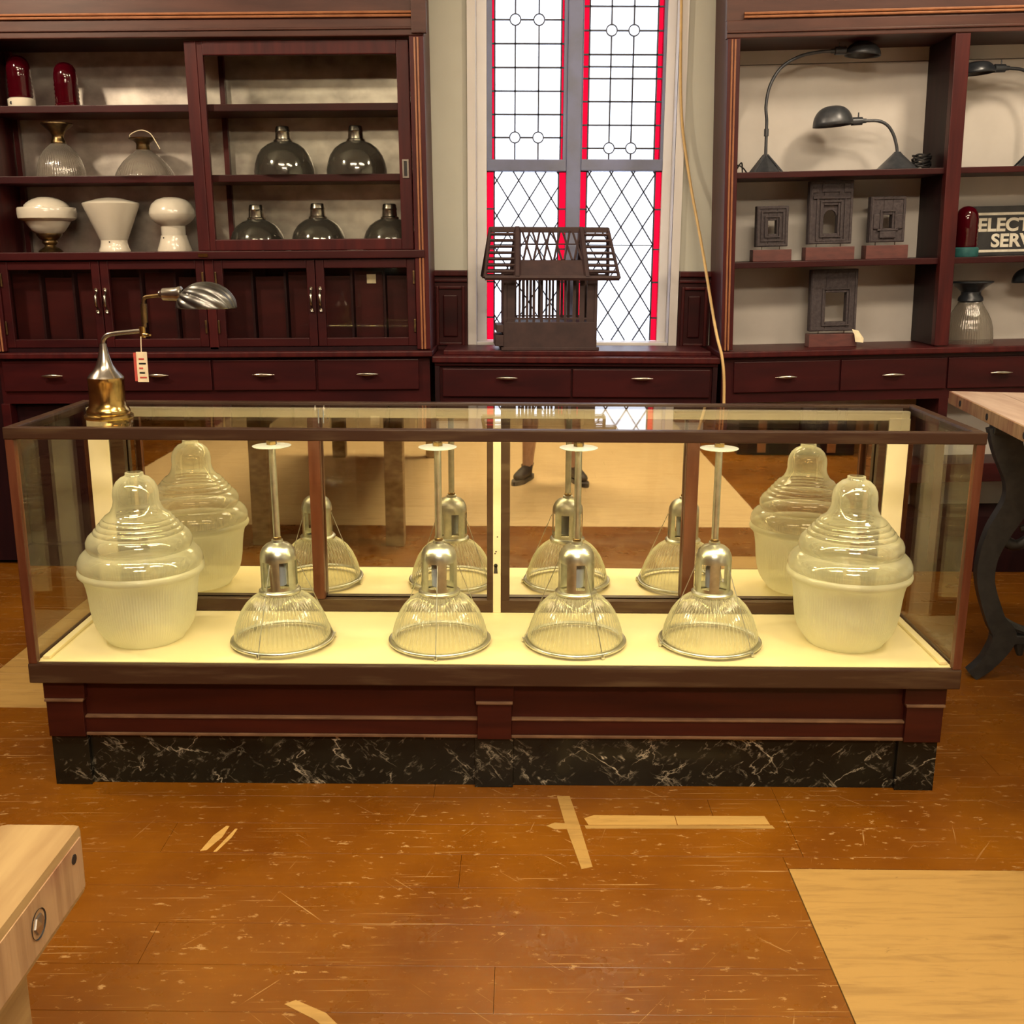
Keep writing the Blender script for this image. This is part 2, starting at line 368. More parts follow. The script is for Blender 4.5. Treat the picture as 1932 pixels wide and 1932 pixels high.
def copy_tree(o, parent=None):
    c = o.copy(); COL.objects.link(c); c.parent = parent
    for ch in kids(o): copy_tree(ch, c)
    return c
def shared(name, me, parent, loc, scale=(1, 1, 1), rot=(0, 0, 0)):
    o = bpy.data.objects.new(name, me); COL.objects.link(o); o.parent = parent
    o.location = loc; o.scale = scale; o.rotation_euler = rot; return o
class Frame:
    """a slightly out-of-level fitting: x along it, z up, origin at its front corner one metre up"""
    def __init__(s, a, ox, oz): s.a, s.ox, s.oz = a, ox, oz
    def w(s, x, y, z): return (s.ox + x*math.cos(s.a) - z*math.sin(s.a), y, s.oz + x*math.sin(s.a) + z*math.cos(s.a))
    def rot(s, rz=0.0): return (Matrix.Rotation(-s.a, 3, 'Y') @ Matrix.Rotation(rz, 3, 'Z')).to_euler()
FL = Frame(0.011, -0.4, 1.0); FR = Frame(0.027, 0.95, 1.0)

# ------------------------------------------------------------------ the room
XL, XR, YF, YB, ZC = -3.3, 3.3, -6.0, 2.43, 3.6
fl = MB().box(XL, XR, YF, YB, -0.06, -0.022).build('floor', MAHOGD); tag(fl, 'worn red-brown painted plank floor with bare patches', kind='structure')
unit = MB().box(-0.5, 0.5, -0.5, 0.5, -1, 0)
pm = bmesh.new()
def plank_mesh(mat, nm):
    b = MB(); h = 0.022
    # a board with a tiny chamfer along its long edges
    b.prism([(-0.5, -h), (0.5, -h), (0.5, -0.0006), (0.496, 0), (-0.496, 0), (-0.5, -0.0006)], -0.5, 0.5, 'x')
    bmesh.ops.recalc_face_normals(b.bm, faces=b.bm.faces)
    me = bpy.data.meshes.new(nm); b.bm.to_mesh(me); b.bm.free(); me.materials.append(mat); return me
PM = {False: plank_mesh(FPAINT, 'plank_painted'), True: plank_mesh(BARE, 'plank_bare'), 2: plank_mesh(BARE3, 'plank_pale')}
pm.free(); unit.bm.free()
def plank(x0, x1, y0, y1, bare):
    g = 0.0005
    if x1-x0 < 0.02 or y1-y0 < 0.01: return
    shared('plank', PM[bare], fl, ((x0+x1)/2, (y0+y1)/2, 0), (x1-x0-2*g, y1-y0-2*g, 1))
PX0, PX1, PY1, PY0 = 0.705, 2.1, -0.352, -1.42
rw = 0.1395; y = -0.0225
rows = []
yy = -0.0225 - 42*rw
while yy < YB-0.01:
    rows.append((max(yy, YF), min(yy+rw, YB))); yy += rw
def split(x0, x1, cuts):
    out = []; c = [x0] + sorted(k for k in cuts if x0+0.2 < k < x1-0.2) + [x1]
    return list(zip(c, c[1:]))
for i, (a, b) in enumerate(rows):
    if b < YF+0.02: continue
    cuts = [XL + ((i*1.37) % 2.1) + k*2.3 for k in range(4)]
    segs = []
    if b < -1.85:
        segs = [(XL, -2.44, False), (-2.44, 1.39, 2), (1.39, XR, False)]
    elif a > 0.52 and a < 1.9:
        segs = [(XL, -1.735, False), (-1.735, -0.45, True), (-0.45, XR, False)]
    elif b <= PY1+0.02 and a >= PY0-0.02:
        segs = [(XL, PX0, False), (PX1, XR, False)]
    elif a < PY1 < b:
        plank(PX0, PX1, PY1, b, False); segs = [(XL, PX0, False), (PX1, XR, False)]
    else:
        cuts = cuts + ([0.755] if -0.35 < a < 0.1 else [])
        segs = [(XL, XR, False)]
    for x0, x1, br in segs:
        for s0, s1 in split(x0, x1, cuts): plank(s0, s1, a, b, br)
low = min(a for a, b in rows if b <= PY1+0.02 and a >= PY0-0.02)
MB().box(PX0+0.002, PX1-0.002, low+0.001, PY1-0.002, -0.022, 0.0006, 0.0008).build('floor_panel', BARE, fl)
# bare wood strips let into the paint
b = MB().prism([(0.236, -0.128), (0.262, -0.112), (0.47, -0.112), (0.47, -0.158), (0.245, -0.160)], -0.005, 0.0012, 'z'); b.build('wood_strip', BARE2, fl)
b = MB().prism([(0.472, -0.112), (0.703, -0.110), (0.708, -0.152), (0.472, -0.157)], -0.005, 0.0012, 'z'); b.build('wood_strip', BARE2, fl)
MB().prism([(0.235, -0.163), (0.712, -0.156), (0.716, -0.172), (0.238, -0.178)], -0.005, 0.0010, 'z').build('wood_strip', BARE, fl)
MB().prism([(0.170, -0.014), (0.204, -0.012), (0.222, -0.155), (0.243, -0.352), (0.216, -0.362), (0.186, -0.160)], -0.005, 0.0011, 'z').build('wood_strip', BARE, fl)
MB().prism([(0.138, -0.166), (0.160, -0.150), (0.188, -0.153), (0.190, -0.181), (0.158, -0.183)], -0.005, 0.0010, 'z').build('wood_strip', BARE, fl)
MB().prism([(-0.705, -0.296), (-0.690, -0.292), (-0.668, -0.232), (-0.664, -0.180), (-0.672, -0.178), (-0.692, -0.225)], -0.005, 0.0009, 'z').build('paint_gouge', BARE2, fl)
MB().prism([(-0.672, -0.300), (-0.664, -0.298), (-0.645, -0.235), (-0.640, -0.192), (-0.646, -0.192), (-0.658, -0.240)], -0.005, 0.0009, 'z').build('paint_gouge', BARE2, fl)
MB().prism([(-0.385, -0.838), (-0.365, -0.826), (-0.300, -0.862), (-0.262, -0.905), (-0.280, -0.915), (-0.322, -0.878)], -0.005, 0.0009, 'z').build('paint_gouge', BARE, fl)

def struct(name, b, mat, label, parent=None):
    o = b.build(name, mat, parent); tag(o, label, kind='structure'); return o
WX0, WX1, WZ0, WZ1 = -0.150, 0.765, 0.965, 3.05
bw = MB()
bw.box(XL, WX0, YB, 2.72, 0, ZC); bw.box(WX1, XR, YB, 2.72, 0, ZC)
bw.box(WX0, WX1, YB, 2.72, 0, WZ0); bw.box(WX0, WX1, YB, 2.72, WZ1, ZC)
struct('wall_back', bw, PLASTER, 'pale plaster wall around the stained glass window')
struct('wall_left', MB().box(XL-0.15, XL, YF, 2.72, 0, ZC), MAHOGD, 'wall at the left, darkened to cut reflections in the cupboard glass')  # dark wood finish added to keep a bright wall out of the door glass
struct('wall_right', MB().box(XR, XR+0.15, YF, 2.72, 0, ZC), PLASTER, 'pale plaster wall at the right')
struct('wall_front', MB().box(XL, XR, YF-0.15, YF, 0, ZC), MAHOGD, 'wall behind the viewer, darkened so the cupboard glass reflects less')  # dark tone made up for a dim room, so the glass doors stay dark
struct('ceiling', MB().box(XL-0.15, XR+0.15, YF-0.15, 2.72, ZC, ZC+0.1), PLASTER, 'plain plaster ceiling')

# ---- window: white reveal lining, mullion, transoms, two leaded lights
trim = thing('trim_1', 'white painted window casing around both leaded lights', None, (0.3, 2.55, 0.97), kind='structure')
def tp(name, b, mat): return b.build(name, mat, trim)
def sh(b, dx, dy, dz):
    bmesh.ops.translate(b.bm, verts=b.bm.verts, vec=(dx, dy, dz)); return b
T0 = (-0.3, -2.55, -0.97)
tp('jamb', sh(MB().box(WX0, WX0+0.012, 2.415, 2.70, WZ0, WZ1).box(WX0-0.025, WX0+0.012, 2.412, 2.43, WZ0, WZ1), *T0), WHITEP)
tp('jamb', sh(MB().box(WX1-0.012, WX1, 2.415, 2.70, WZ0, WZ1).box(WX1-0.012, WX1+0.025, 2.412, 2.43, WZ0, WZ1), *T0), WHITEP)
tp('casing_strip', sh(MB().box(WX0+0.012, -0.092, 2.525, 2.585, WZ0, WZ1, 0.004), *T0), WHITEP)
tp('casing_strip', sh(MB().box(0.712, WX1-0.012, 2.525, 2.585, WZ0, WZ1, 0.004), *T0), WHITEP)
tp('mullion', sh(MB().box(0.272, 0.338, 2.52, 2.60, WZ0+0.04, WZ1, 0.006), *T0), FRAMEG)
tp('transom', sh(MB().box(-0.092, 0.272, 2.525, 2.595, 1.772, 1.824, 0.005), *T0), FRAMEG)
tp('transom', sh(MB().box(0.338, 0.712, 2.525, 2.595, 1.775, 1.826, 0.005), *T0), FRAMEG)
for x0, x1 in ((-0.092, -0.068), (0.255, 0.272), (0.338, 0.343), (0.699, 0.712)):
    tp('side_bar', sh(MB().box(x0, x1, 2.53, 2.59, 1.82, WZ1, 0.002), *T0), FRAMEG)
tp('sill', sh(MB().box(WX0+0.012, WX1-0.012, 2.44, 2.60, WZ0, 1.004, 0.004), *T0), WHITEP)

def clip(poly, x0, x1, z0, z1):
    for ax, v, sg in ((0, x0, 1), (0, x1, -1), (1, z0, 1), (1, z1, -1)):
        out = []
        for i in range(len(poly)):
            p, q = poly[i-1], poly[i]
            ip, iq = (p[ax]-v)*sg >= 0, (q[ax]-v)*sg >= 0
            if ip != iq:
                t = (v-p[ax])/(q[ax]-p[ax]); out.append((p[0]+t*(q[0]-p[0]), p[1]+t*(q[1]-p[1])))
            if iq: out.append(q)
        poly = out
        if not poly: return []
    return poly
def came(b, p, q, w=0.0065, y=2.55, d=0.006):
    dx, dz = q[0]-p[0], q[1]-p[1]; L = math.hypot(dx, dz)
    if L < 1e-4: return
    nx, nz = -dz/L*w/2, dx/L*w/2
    b.prism([(p[0]+nx, p[1]+nz), (q[0]+nx, q[1]+nz), (q[0]-nx, q[1]-nz), (p[0]-nx, p[1]-nz)], y-d, y+d, 'y')
def leaded(name, label, x0, x1, lo, hi, ux0, ux1, red_u, red_l, cols, rowz, circ, zoff):
    root = thing(name, label, None, ((x0+x1)/2, 2.55, 1.0), kind='structure')
    T = (-(x0+x1)/2, -2.55, -1.0)
    lead = MB()
    def pane(poly, mat, nm, y=2.55):
        if len(poly) < 3: return
        sh(MB().prism(poly, y-0.0015, y+0.0015, 'y'), *T).build(nm, mat, root)
    # lower light: diamonds between red borders
    a, c = x0+red_l, x1-red_l; z0, z1 = lo; dw, dh = 0.1005, 0.157
    nx = int((c-a)/dw)+2; nz = int((z1-z0)/dh)+2
    for i in range(-1, nx*2):
        for j in range(-1, nz*2):
            if (i+j) % 2: continue
            cx, cz = a + i*dw/2 + 0.012, z0 + j*dh/2 + zoff
            pane(clip([(cx-dw/2, cz), (cx, cz-dh/2), (cx+dw/2, cz), (cx, cz+dh/2)], a, c, z0, z1), WINW, 'pane')
    for sgn in (1, -1):
        for k in range(-40, 80):
            # came lines
            ox = a + 0.012 + k*dw/1.0 + dw/2
            p = (ox - 3*dw*sgn, z0+zoff - 3*dh); q = (ox + 9*dw*sgn, z0+zoff + 9*dh)
            t0, t1 = 0.0, 1.0; ok = True
            for d, lo_, hi_, s0 in ((q[0]-p[0], a, c, p[0]), (q[1]-p[1], z0, z1, p[1])):
                u, v = (lo_-s0)/d, (hi_-s0)/d
                if u > v: u, v = v, u
                t0, t1 = max(t0, u), min(t1, v)
            if t0 < t1-1e-4: came(lead, (p[0]+t0*(q[0]-p[0]), p[1]+t0*(q[1]-p[1])), (p[0]+t1*(q[0]-p[0]), p[1]+t1*(q[1]-p[1])), 0.0055)
    zz = [z0, z0+0.105, z0+0.27, z0+0.42, z0+0.60, z1]
    for u, v in zip(zz, zz[1:]):
        pane([(x0, u), (a, u), (a, v), (x0, v)], WINR, 'border_pane'); pane([(c, u), (x1, u), (x1, v), (c, v)], WINR, 'border_pane')
        came(lead, (x0, v), (a, v)); came(lead, (c, v), (x1, v))
    came(lead, (a, z0), (a, z1)); came(lead, (c, z0), (c, z1)); came(lead, (a, z0+0.44), (c, z0+0.44), 0.004)
    # upper light: squares with small round panes at some crossings
    a, c = ux0+red_u, ux1-red_u; z0, z1 = hi
    xs = [a]+cols+[c]; zs = [z0]+[z for z in rowz if z0 < z < z1]+[z1]
    for u, v in zip(zs, zs[1:]):
        for p, q in zip(xs, xs[1:]): pane([(p, u), (q, u), (q, v), (p, v)], WINW, 'pane')
        pane([(ux0, u), (a, u), (a, v), (ux0, v)], WINR, 'border_pane'); pane([(c, u), (ux1, u), (ux1, v), (c, v)], WINR, 'border_pane')
        stops = [ux0]
        if any(abs(v-z) < 1e-3 for z in circ):
            for x in cols: stops += [x-0.023, x+0.023]
        stops.append(ux1)
        for p, q in zip(stops[::2], stops[1::2]): came(lead, (p, v), (q, v))
    for x in (a, c): came(lead, (x, z0), (x, z1))
    for x in cols:
        stops = [z0]
        for z in sorted(circ): stops += [z-0.023, z+0.023]
        stops.append(z1)
        for p, q in zip(stops[::2], stops[1::2]): came(lead, (x, p), (x, q))
    for x in cols:
        for z in circ:
            pane([(x+0.022*math.cos(2*PI*k/20), z+0.022*math.sin(2*PI*k/20)) for k in range(20)], WINW, 'round_pane', 2.541)
            ring = [(x+0.024*math.cos(2*PI*k/20), z+0.024*math.sin(2*PI*k/20)) for k in range(21)]
            for p, q in zip(ring, ring[1:]): came(lead, p, q, 0.005, 2.541, 0.004)
    sh(lead, *T).build('lead_came', LEAD, root)
leaded('window_1', 'left leaded light, squares above diamonds, thin ruby glass edges', -0.092, 0.272, (1.006, 1.772), (1.824, 3.05), -0.068, 0.255, 0.012, 0.034,
       [0.036, 0.142], [1.920+0.0998*k for k in range(12)], [1.920, 2.418, 2.917], 0.02)
leaded('window_2', 'right leaded light with wide pink-red glass borders down both sides', 0.338, 0.712, (1.006, 1.775), (1.826, 3.05), 0.342, 0.700, 0.027, 0.030,
       [0.466, 0.566], [1.875, 1.975, 2.076, 2.174, 2.224, 2.275, 2.375, 2.475, 2.575, 2.675, 2.775, 2.875], [1.875, 2.375, 2.875], 0.05)

# ---- panelled wainscot either side of the window
def wainscot(x0, x1, label):
    t = thing('wainscot_panel', label, 'wall panel', ((x0+x1)/2, 2.42, 0.96), kind='thing'); c = (x0+x1)/2
    w = (x1-x0)/2
    MB().box(-w, w, -0.01, 0.01, 0, 0.37).build('board', MAHOG, t)
    MB().frame(-w+0.012, w-0.012, 0.03, 0.30, 0.014, -0.022, -0.01, 0.004).build('moulding', MAHOGV, t)
    MB().box(-w+0.045, w-0.045, -0.020, -0.01, 0.07, 0.26, 0.006).build('raised_field', MAHOG, t)
    MB().box(-w, w, -0.03, -0.01, 0.345, 0.37, 0.004).box(-w, w, -0.022, -0.01, 0.318, 0.330, 0.003).build('cap_rail', MAHOGV, t)
wainscot(-0.335, -0.178, 'dark wood wall panel between left shelving and window')
wainscot(0.793, 0.938, 'dark wood wall panel between window and right shelving')

# ------------------------------------------------------------------ pulls and hinges
def pull(parent, x, y, z, L=0.10):
    b = MB(); n = 14
    prof = [(max(0.001, 0.0085*math.sin(PI*k/n)**0.8), -L/2 + L*k/n) for k in range(n+1)]
    b.lathe(prof, 14, (x, y-0.022, z), axis='x')
    for s in (-1, 1): b.disc(0.004, 0, 0.022, (x+s*L*0.3, y-0.022, z), 10, 'y')
    return b.build('handle', NICKEL, parent, 40)
def vpull(parent, x, y, z, L=0.10):
    b = MB(); n = 14
    b.tube(spline([(x, y, z-L/2), (x, y-0.020, z-L*0.3), (x, y-0.026, z), (x, y-0.020, z+L*0.3), (x, y, z+L/2)], 5), [0.0045]*5+[0.0065]*11+[0.0045]*5, 10)
    for s in (-1, 1): b.lathe([(0.0005, 0.012), (0.007, 0.008), (0.008, 0)], 12, (x, y-0.012, z+s*L*0.62), axis='y')
    return b.build('handle', NICKEL, parent, 40)
def hinge(parent, x, y, z):
    return MB().box(x-0.004, x+0.004, y-0.006, y, z-0.028, z+0.028, 0.0015).build('hinge', BRASSD, parent)

# ------------------------------------------------------------------ left shelving cabinet
LX0, LX1 = -1.815, 0.075
lo_ = (0, 0, 0)
cabL = thing('shelving_cabinet', 'tall dark mahogany cabinet left of window with zinc-backed shelves and cupboards', 'cabinet', FL.w(-0.87, 2.10, -1.0), FL.rot())
OL = (0.87, -2.10, 1.0)
def cl(name, b, mat, parent=None, smooth=None): return sh(b, *OL).build(name, mat, parent or cabL, smooth)
for x0, x1 in ((LX0, LX0+0.03), (LX1-0.04, LX1)):
    cl('side_panel', MB().box(x0, x1, 2.10, 2.425, -0.02, 1.62), MAHOGV)
cl('front_stile', MB().box(0.018, 0.077, 2.085, 2.12, 0.0, 1.268, 0.003), MAHOGV)
cl('front_stile', MB().box(-1.825, -1.775, 2.085, 2.12, 0.0, 1.268, 0.003), MAHOGV)
for x in (0.040, 0.053, -1.806, -1.793):
    cl('bead', MB().tube([(x, 2.084, 0.0), (x, 2.084, 1.262)], 0.0042, 8), BEAD)
cl('architrave', MB().box(-1.83, 0.08, 2.082, 2.12, 1.268, 1.335, 0.004).box(-1.83, 0.08, 2.074, 2.09, 1.292, 1.302, 0.003), MAHOGD)
for z in (1.343, 1.356): cl('bead', MB().tube([(-1.83, 2.076, z), (0.032, 2.076, z)], 0.0055, 8), BEAD)
cl('frieze', MB().box(-1.83, 0.085, 2.086, 2.12, 1.335, 1.62), MAHOGD)
cl('frieze_block', MB().box(0.03, 0.092, 2.068, 2.09, 1.275, 1.62, 0.003), MAHOGD)
cl('top_board', MB().box(-1.79, 0.04, 2.10, 2.425, 1.27, 1.29), DARKIN)
cl('back_panel', MB().box(-1.785, 0.035, 2.405, 2.42, 0.41, 1.27), SILVER)
cl('shelf', MB().box(-1.785, 0.035, 2.156, 2.40, 0.990, 1.020, 0.003), MAHOG)
cl('shelf', MB().box(-1.785, 0.035, 2.156, 2.40, 0.706, 0.736, 0.003), MAHOG)
cl('shelf', MB().box(-1.80, 0.06, 2.078, 2.42, 0.386, 0.420, 0.004), MAHOG)
for x in (-1.772, -0.845): cl('shelf_upright', MB().box(x, x+0.022, 2.375, 2.40, 0.42, 1.27), MAHOGV)
cl('brass_plate', MB().box(-0.905, -0.865, 2.073, 2.078, 0.396, 0.410), BRASS)
# sliding glazed door
dr = cl('sliding_door', MB().box(-0.915, -0.865, 2.118, 2.148, 0.421, 1.262, 0.004).box(-0.868, -0.84, 2.123, 2.148, 0.421, 1.262, 0.003)
        .box(-0.040, 0.012, 2.118, 2.148, 0.421, 1.262, 0.004).box(-0.84, -0.04, 2.118, 2.148, 1.205, 1.262, 0.004)
        .box(-0.84, -0.04, 2.118, 2.148, 0.421, 0.468, 0.004), MAHOGV)
cl('door_glass', MB().box(-0.84, -0.04, 2.132, 2.136, 0.468, 1.205), PANEG, dr)
cl('finger_pull', MB().frame(-0.027, 0.000, 0.715, 0.790, 0.007, 2.113, 2.119), NICKEL, dr)
cl('finger_recess', MB().box(-0.0195, -0.0075, 2.1165, 2.119, 0.722, 0.783), RUBBER, dr)
# glazed cupboard doors with upright dividers behind
cl('cupboard_back', MB().box(-1.785, 0.035, 2.40, 2.415, -0.01, 0.386), DARKIN)
cl('cupboard_floor', MB().box(-1.785, 0.035, 2.10, 2.40, -0.012, 0.012), DARKIN)
DX = [(-1.775, -1.343), (-1.340, -0.892), (-0.848, -0.415), (-0.412, 0.016)]
cl('cupboard_post', MB().box(-0.890, -0.850, 2.10, 2.14, 0.0, 0.386, 0.003), MAHOGV)
for k, (x0, x1) in enumerate(DX):
    d = cl('cupboard_door', MB().frame(x0, x1, 0.014, 0.382, 0.036, 2.096, 2.118, 0.003), MAHOG)
    cl('door_glass', MB().box(x0+0.036, x1-0.036, 2.106, 2.109, 0.05, 0.346), PANEG, d)
    hx = x1-0.018 if k % 2 == 0 else x0+0.018
    h = vpull(d, hx+0.87, 2.096-2.10, 0.215+1.0, 0.075)
    gx = x0-0.002 if k % 2 == 0 else x1+0.002
    for z in (0.10, 0.305): hh = hinge(d, gx+0.87+(0.008 if k % 2 == 0 else -0.008), 2.095-2.10, z+1.0)
    w = (x1-x0)/3
    for q in (1, 2): cl('divider', MB().box(x0+q*w-0.005, x0+q*w+0.005, 2.16, 2.40, 0.012, 0.386), DARKIN)
    for q in range(3): cl('file_panel', MB().box(x0+q*w+0.01, x0+(q+1)*w-0.01, 2.19, 2.20, 0.012, 0.33-0.02*((k+q) % 2)), MAHOG)
cl('paper_label', MB().box(-0.205, -0.165, 2.1855, 2.189, 0.278, 0.318), PAPER)
# counter ledge, drawers, base
cl('counter_ledge', MB().box(-1.84, 0.085, 2.055, 2.42, -0.030, -0.006, 0.005), MAHOGV)
cl('drawer_carcass', MB().box(-1.82, 0.070, 2.090, 2.42, -0.23, -0.030), MAHOG)
for x0, x1 in ((-1.802, -1.352), (-1.344, -0.886), (-0.878, -0.430), (-0.420, 0.022)):
    d = cl('drawer', MB().box(x0, x1, 2.076, 2.092, -0.175, -0.042, 0.004), MAHOG)
    pull(d, (x0+x1)/2+0.87, 2.076-2.10, -0.105+1.0, 0.098)
cl('base_post', MB().box(-1.83, -1.79, 2.085, 2.42, -0.985, -0.23, 0.003), MAHOG)
for k in range(4):
    cl('base_panel', MB().box(-1.79+k*0.465, -1.79+(k+1)*0.465-0.012, 2.14, 2.16, -0.90, -0.24, 0.006), DARKIN)
cl('plinth', MB().prism([(-1.83, -0.978), (0.07, -0.9995), (0.07, -0.88), (-1.83, -0.88)], 2.10, 2.42, 'y'), DARKIN)

cl('end_bay', MB().box(-2.70, -1.832, 2.13, 2.42, -0.96, 1.62), DARKIN)
cl('end_bay_ledge', MB().box(-2.70, -1.842, 2.10, 2.42, -0.030, -0.006, 0.004), MAHOGV)
# ------------------------------------------------------------------ counter below the window
ct = thing('window_counter', 'low dark mahogany counter with two drawers under the window', 'counter', (0.31, 2.07, 0))
def cc(name, b, mat, parent=None): return sh(b, -0.31, -2.07, 0).build(name, mat, parent or ct)
cc('carcass', MB().box(-0.305, 0.925, 2.085, 2.41, 0.02, 0.94), MAHOG)
cc('worktop', MB().box(-0.315, 0.932, 2.05, 2.412, 0.945, 0.972, 0.005), MAHOGV)
cc('raised_board', MB().box(-0.27, 0.90, 2.115, 2.412, 0.972, 0.993, 0.004), MAHOGV)
cc('edge_strip', MB().box(-0.306, 0.926, 2.066, 2.09, 0.930, 0.946, 0.004), MAHOG)
cc('corner_post', MB().box(-0.305, -0.285, 2.066, 2.09, 0.02, 0.93), DARKIN); cc('corner_post', MB().box(0.905, 0.925, 2.066, 2.09, 0.02, 0.93), DARKIN)
for x0, x1 in ((-0.272, 0.288), (0.296, 0.895)):
    d = cc('drawer', MB().box(x0, x1, 2.070, 2.086, 0.795, 0.918, 0.004), MAHOG)
    pull(d, (x0+x1)/2-0.31, 0.0, 0.880, 0.095)

# ------------------------------------------------------------------ right shelving cabinet
RX1 = 1.93
cabR = thing('shelving_cabinet', 'tall dark mahogany cabinet right of window with open white-backed shelves', 'cabinet', FR.w(0.95, 2.10, -1.0), FR.rot())
OR = (-0.95, -2.10, 1.0)
def cr(name, b, mat, parent=None, smooth=None): return sh(b, *OR).build(name, mat, parent or cabR, smooth)
cr('side_panel', MB().box(-0.005, 0.028, 2.10, 2.425, -0.02, 1.62), MAHOGV)
cr('side_panel', MB().box(RX1-0.03, RX1, 2.10, 2.425, -0.02, 1.62), MAHOGV)
cr('front_stile', MB().box(-0.012, 0.040, 2.085, 2.12, 0, 1.262, 0.003), MAHOGV)
for x in (0.006, 0.019): cr('bead', MB().tube([(x, 2.084, 0.0), (x, 2.084, 1.258)], 0.0042, 8), BEAD)
cr('architrave', MB().box(-0.018, RX1, 2.082, 2.12, 1.262, 1.330, 0.004).box(-0.018, RX1, 2.074, 2.09, 1.280, 1.290, 0.003), MAHOGD)
for z in (1.340, 1.353): cr('bead', MB().tube([(0.05, 2.076, z), (RX1, 2.076, z)], 0.0055, 8), BEAD)
cr('frieze', MB().box(-0.018, RX1, 2.086, 2.12, 1.330, 1.62), MAHOGD)
cr('top_board', MB().box(0.0, RX1, 2.10, 2.425, 1.264, 1.284), MAHOG)
cr('back_panel', MB().box(0.02, 0.93, 2.405, 2.42, -0.01, 1.205), BACKW); cr('back_panel', MB().box(0.945, RX1-0.02, 2.405, 2.42, -0.01, 1.205), BACKW)
cr('back_panel', MB().box(0.02, RX1-0.02, 2.402, 2.42, 1.208, 1.27), BACKW)
cr('divider_post', MB().box(0.913, 0.975, 2.088, 2.13, 0.0, 1.262, 0.004), MAHOGV)
cr('divider_panel', MB().box(0.922, 0.945, 2.12, 2.405, 0.0, 1.262), DARKIN)
for x0, x1 in ((0.028, 0.922), (0.945, RX1-0.03)):
    cr('shelf', MB().box(x0, x1, 2.112, 2.40, 0.716, 0.741, 0.003), MAHOG); cr('shelf', MB().box(x0, x1, 2.112, 2.40, 0.346, 0.372, 0.003), MAHOG)
cr('counter_ledge', MB().box(-0.02, RX1, 2.055, 2.42, -0.030, -0.004, 0.005), MAHOGV)
cr('drawer_carcass', MB().box(-0.006, RX1, 2.090, 2.42, -0.23, -0.030), MAHOG)
for k in range(4):
    x0 = 0.046+k*0.4655
    d = cr('drawer', MB().box(x0, x0+0.458, 2.076, 2.092, -0.185, -0.050, 0.004), MAHOG)
    pull(d, x0+0.222-0.95, 2.076-2.10, -0.118+1.0, 0.096)
for x in (-0.002, 0.95, RX1-0.04): cr('base_post', MB().box(x, x+0.04, 2.09, 2.42, -0.98, -0.23), MAHOG)
cr('base_back', MB().box(0.03, RX1-0.03, 2.36, 2.375, -0.80, -0.23), BACKW)
cr('base_rail', MB().box(0.03, RX1-0.03, 2.14, 2.36, -0.62, -0.535, 0.004), MAHOG)
cr('plinth', MB().prism([(0.0, -0.9995), (RX1, -1.0515), (RX1, -0.78), (0.0, -0.76)], 2.10, 2.42, 'y'), DARKIN)

# ------------------------------------------------------------------ display case
case = thing('display_case', 'long glass display case on dark wood base with black marble plinth', 'display case', (0, 0.255, 0))
def dc(name, b, mat, parent=None, smooth=None): return sh(b, 0, -0.255, 0).build(name, mat, parent or case, smooth)
L = 1.22; D = 0.51; H = 0.987
dc('top_rail', MB().box(-L, L, 0, 0.026, 0.957, H, 0.003), CASEW)
dc('top_rail', MB().box(-L, L, D-0.028, D, 0.957, H, 0.003), CASEW)
for s in (-1, 1):
    x0, x1 = sorted((s*L, s*(L-0.026)))
    dc('top_side_rail', MB().box(x0, x1, 0.026, D-0.028, 0.962, H, 0.003), CASEW)
    dc('corner_post', MB().box(x0+0.002, x1-0.002, 0.002, 0.024, 0.362, 0.957, 0.002), CASEP)
    dc('corner_post', MB().box(x0+0.002, x1-0.002, D-0.026, D-0.002, 0.362, 0.957, 0.002), CASEP)
    dc('side_rail', MB().box(x0, x1, 0.032, D, 0.308, 0.362, 0.004), CASEW)
    x0, x1 = sorted((s*(L-0.010), s*(L-0.015)))
    dc('end_glass', MB().box(x0, x1, 0.024, D-0.026, 0.362, 0.962), PANEG)
    x0, x1 = sorted((s*(L-0.028), s*(L-0.048)))
    dc('deck_moulding', MB().box(x0, x1, 0.03, 0.42, 0.364, 0.374, 0.003), DECK)
    x0, x1 = sorted((s*1.122, s*1.182))
    dc('cream_end_post', MB().box(x0, x1, 0.425, 0.455, 0.364, 0.957, 0.002), CREAM)
dc('front_glass', MB().box(-L+0.024, L-0.024, 0.010, 0.014, 0.362, 0.957), PANEG)
dc('top_glass', MB().box(-L+0.024, L-0.024, 0.022, D-0.026, 0.978, 0.983), PANEG)
dc('bottom_rail', MB().box(-L, L, 0, 0.032, 0.308, 0.362, 0.004), CASEW)
dc('deck', MB().box(-L+0.02, L-0.02, 0.016, D-0.005, 0.335, 0.364), DECK)
# sliding mirror doors at the back
MX = [(-1.081, -0.542), (-0.512, -0.030), (0.037, 0.547), (0.585, 1.100)]
dc('mirror_door', MB().box(-1.12, -0.012, 0.428, 0.452, 0.366, 0.403, 0.002).box(-1.12, -1.081, 0.428, 0.452, 0.403, 0.95, 0.002).box(-0.030, -0.012, 0.428, 0.452, 0.403, 0.95, 0.002), CASEW)
dc('mirror_door', MB().box(0.011, 1.12, 0.428, 0.452, 0.366, 0.403, 0.002).box(1.098, 1.12, 0.428, 0.452, 0.403, 0.95, 0.002).box(0.011, 0.037, 0.428, 0.452, 0.403, 0.95, 0.002), CASEW)
dc('mullion', MB().box(-0.548, -0.512, 0.424, 0.455, 0.403, 0.95, 0.008), CASEP, None, 40)
dc('mullion', MB().box(0.547, 0.585, 0.424, 0.455, 0.403, 0.95, 0.008), CASEP, None, 40)
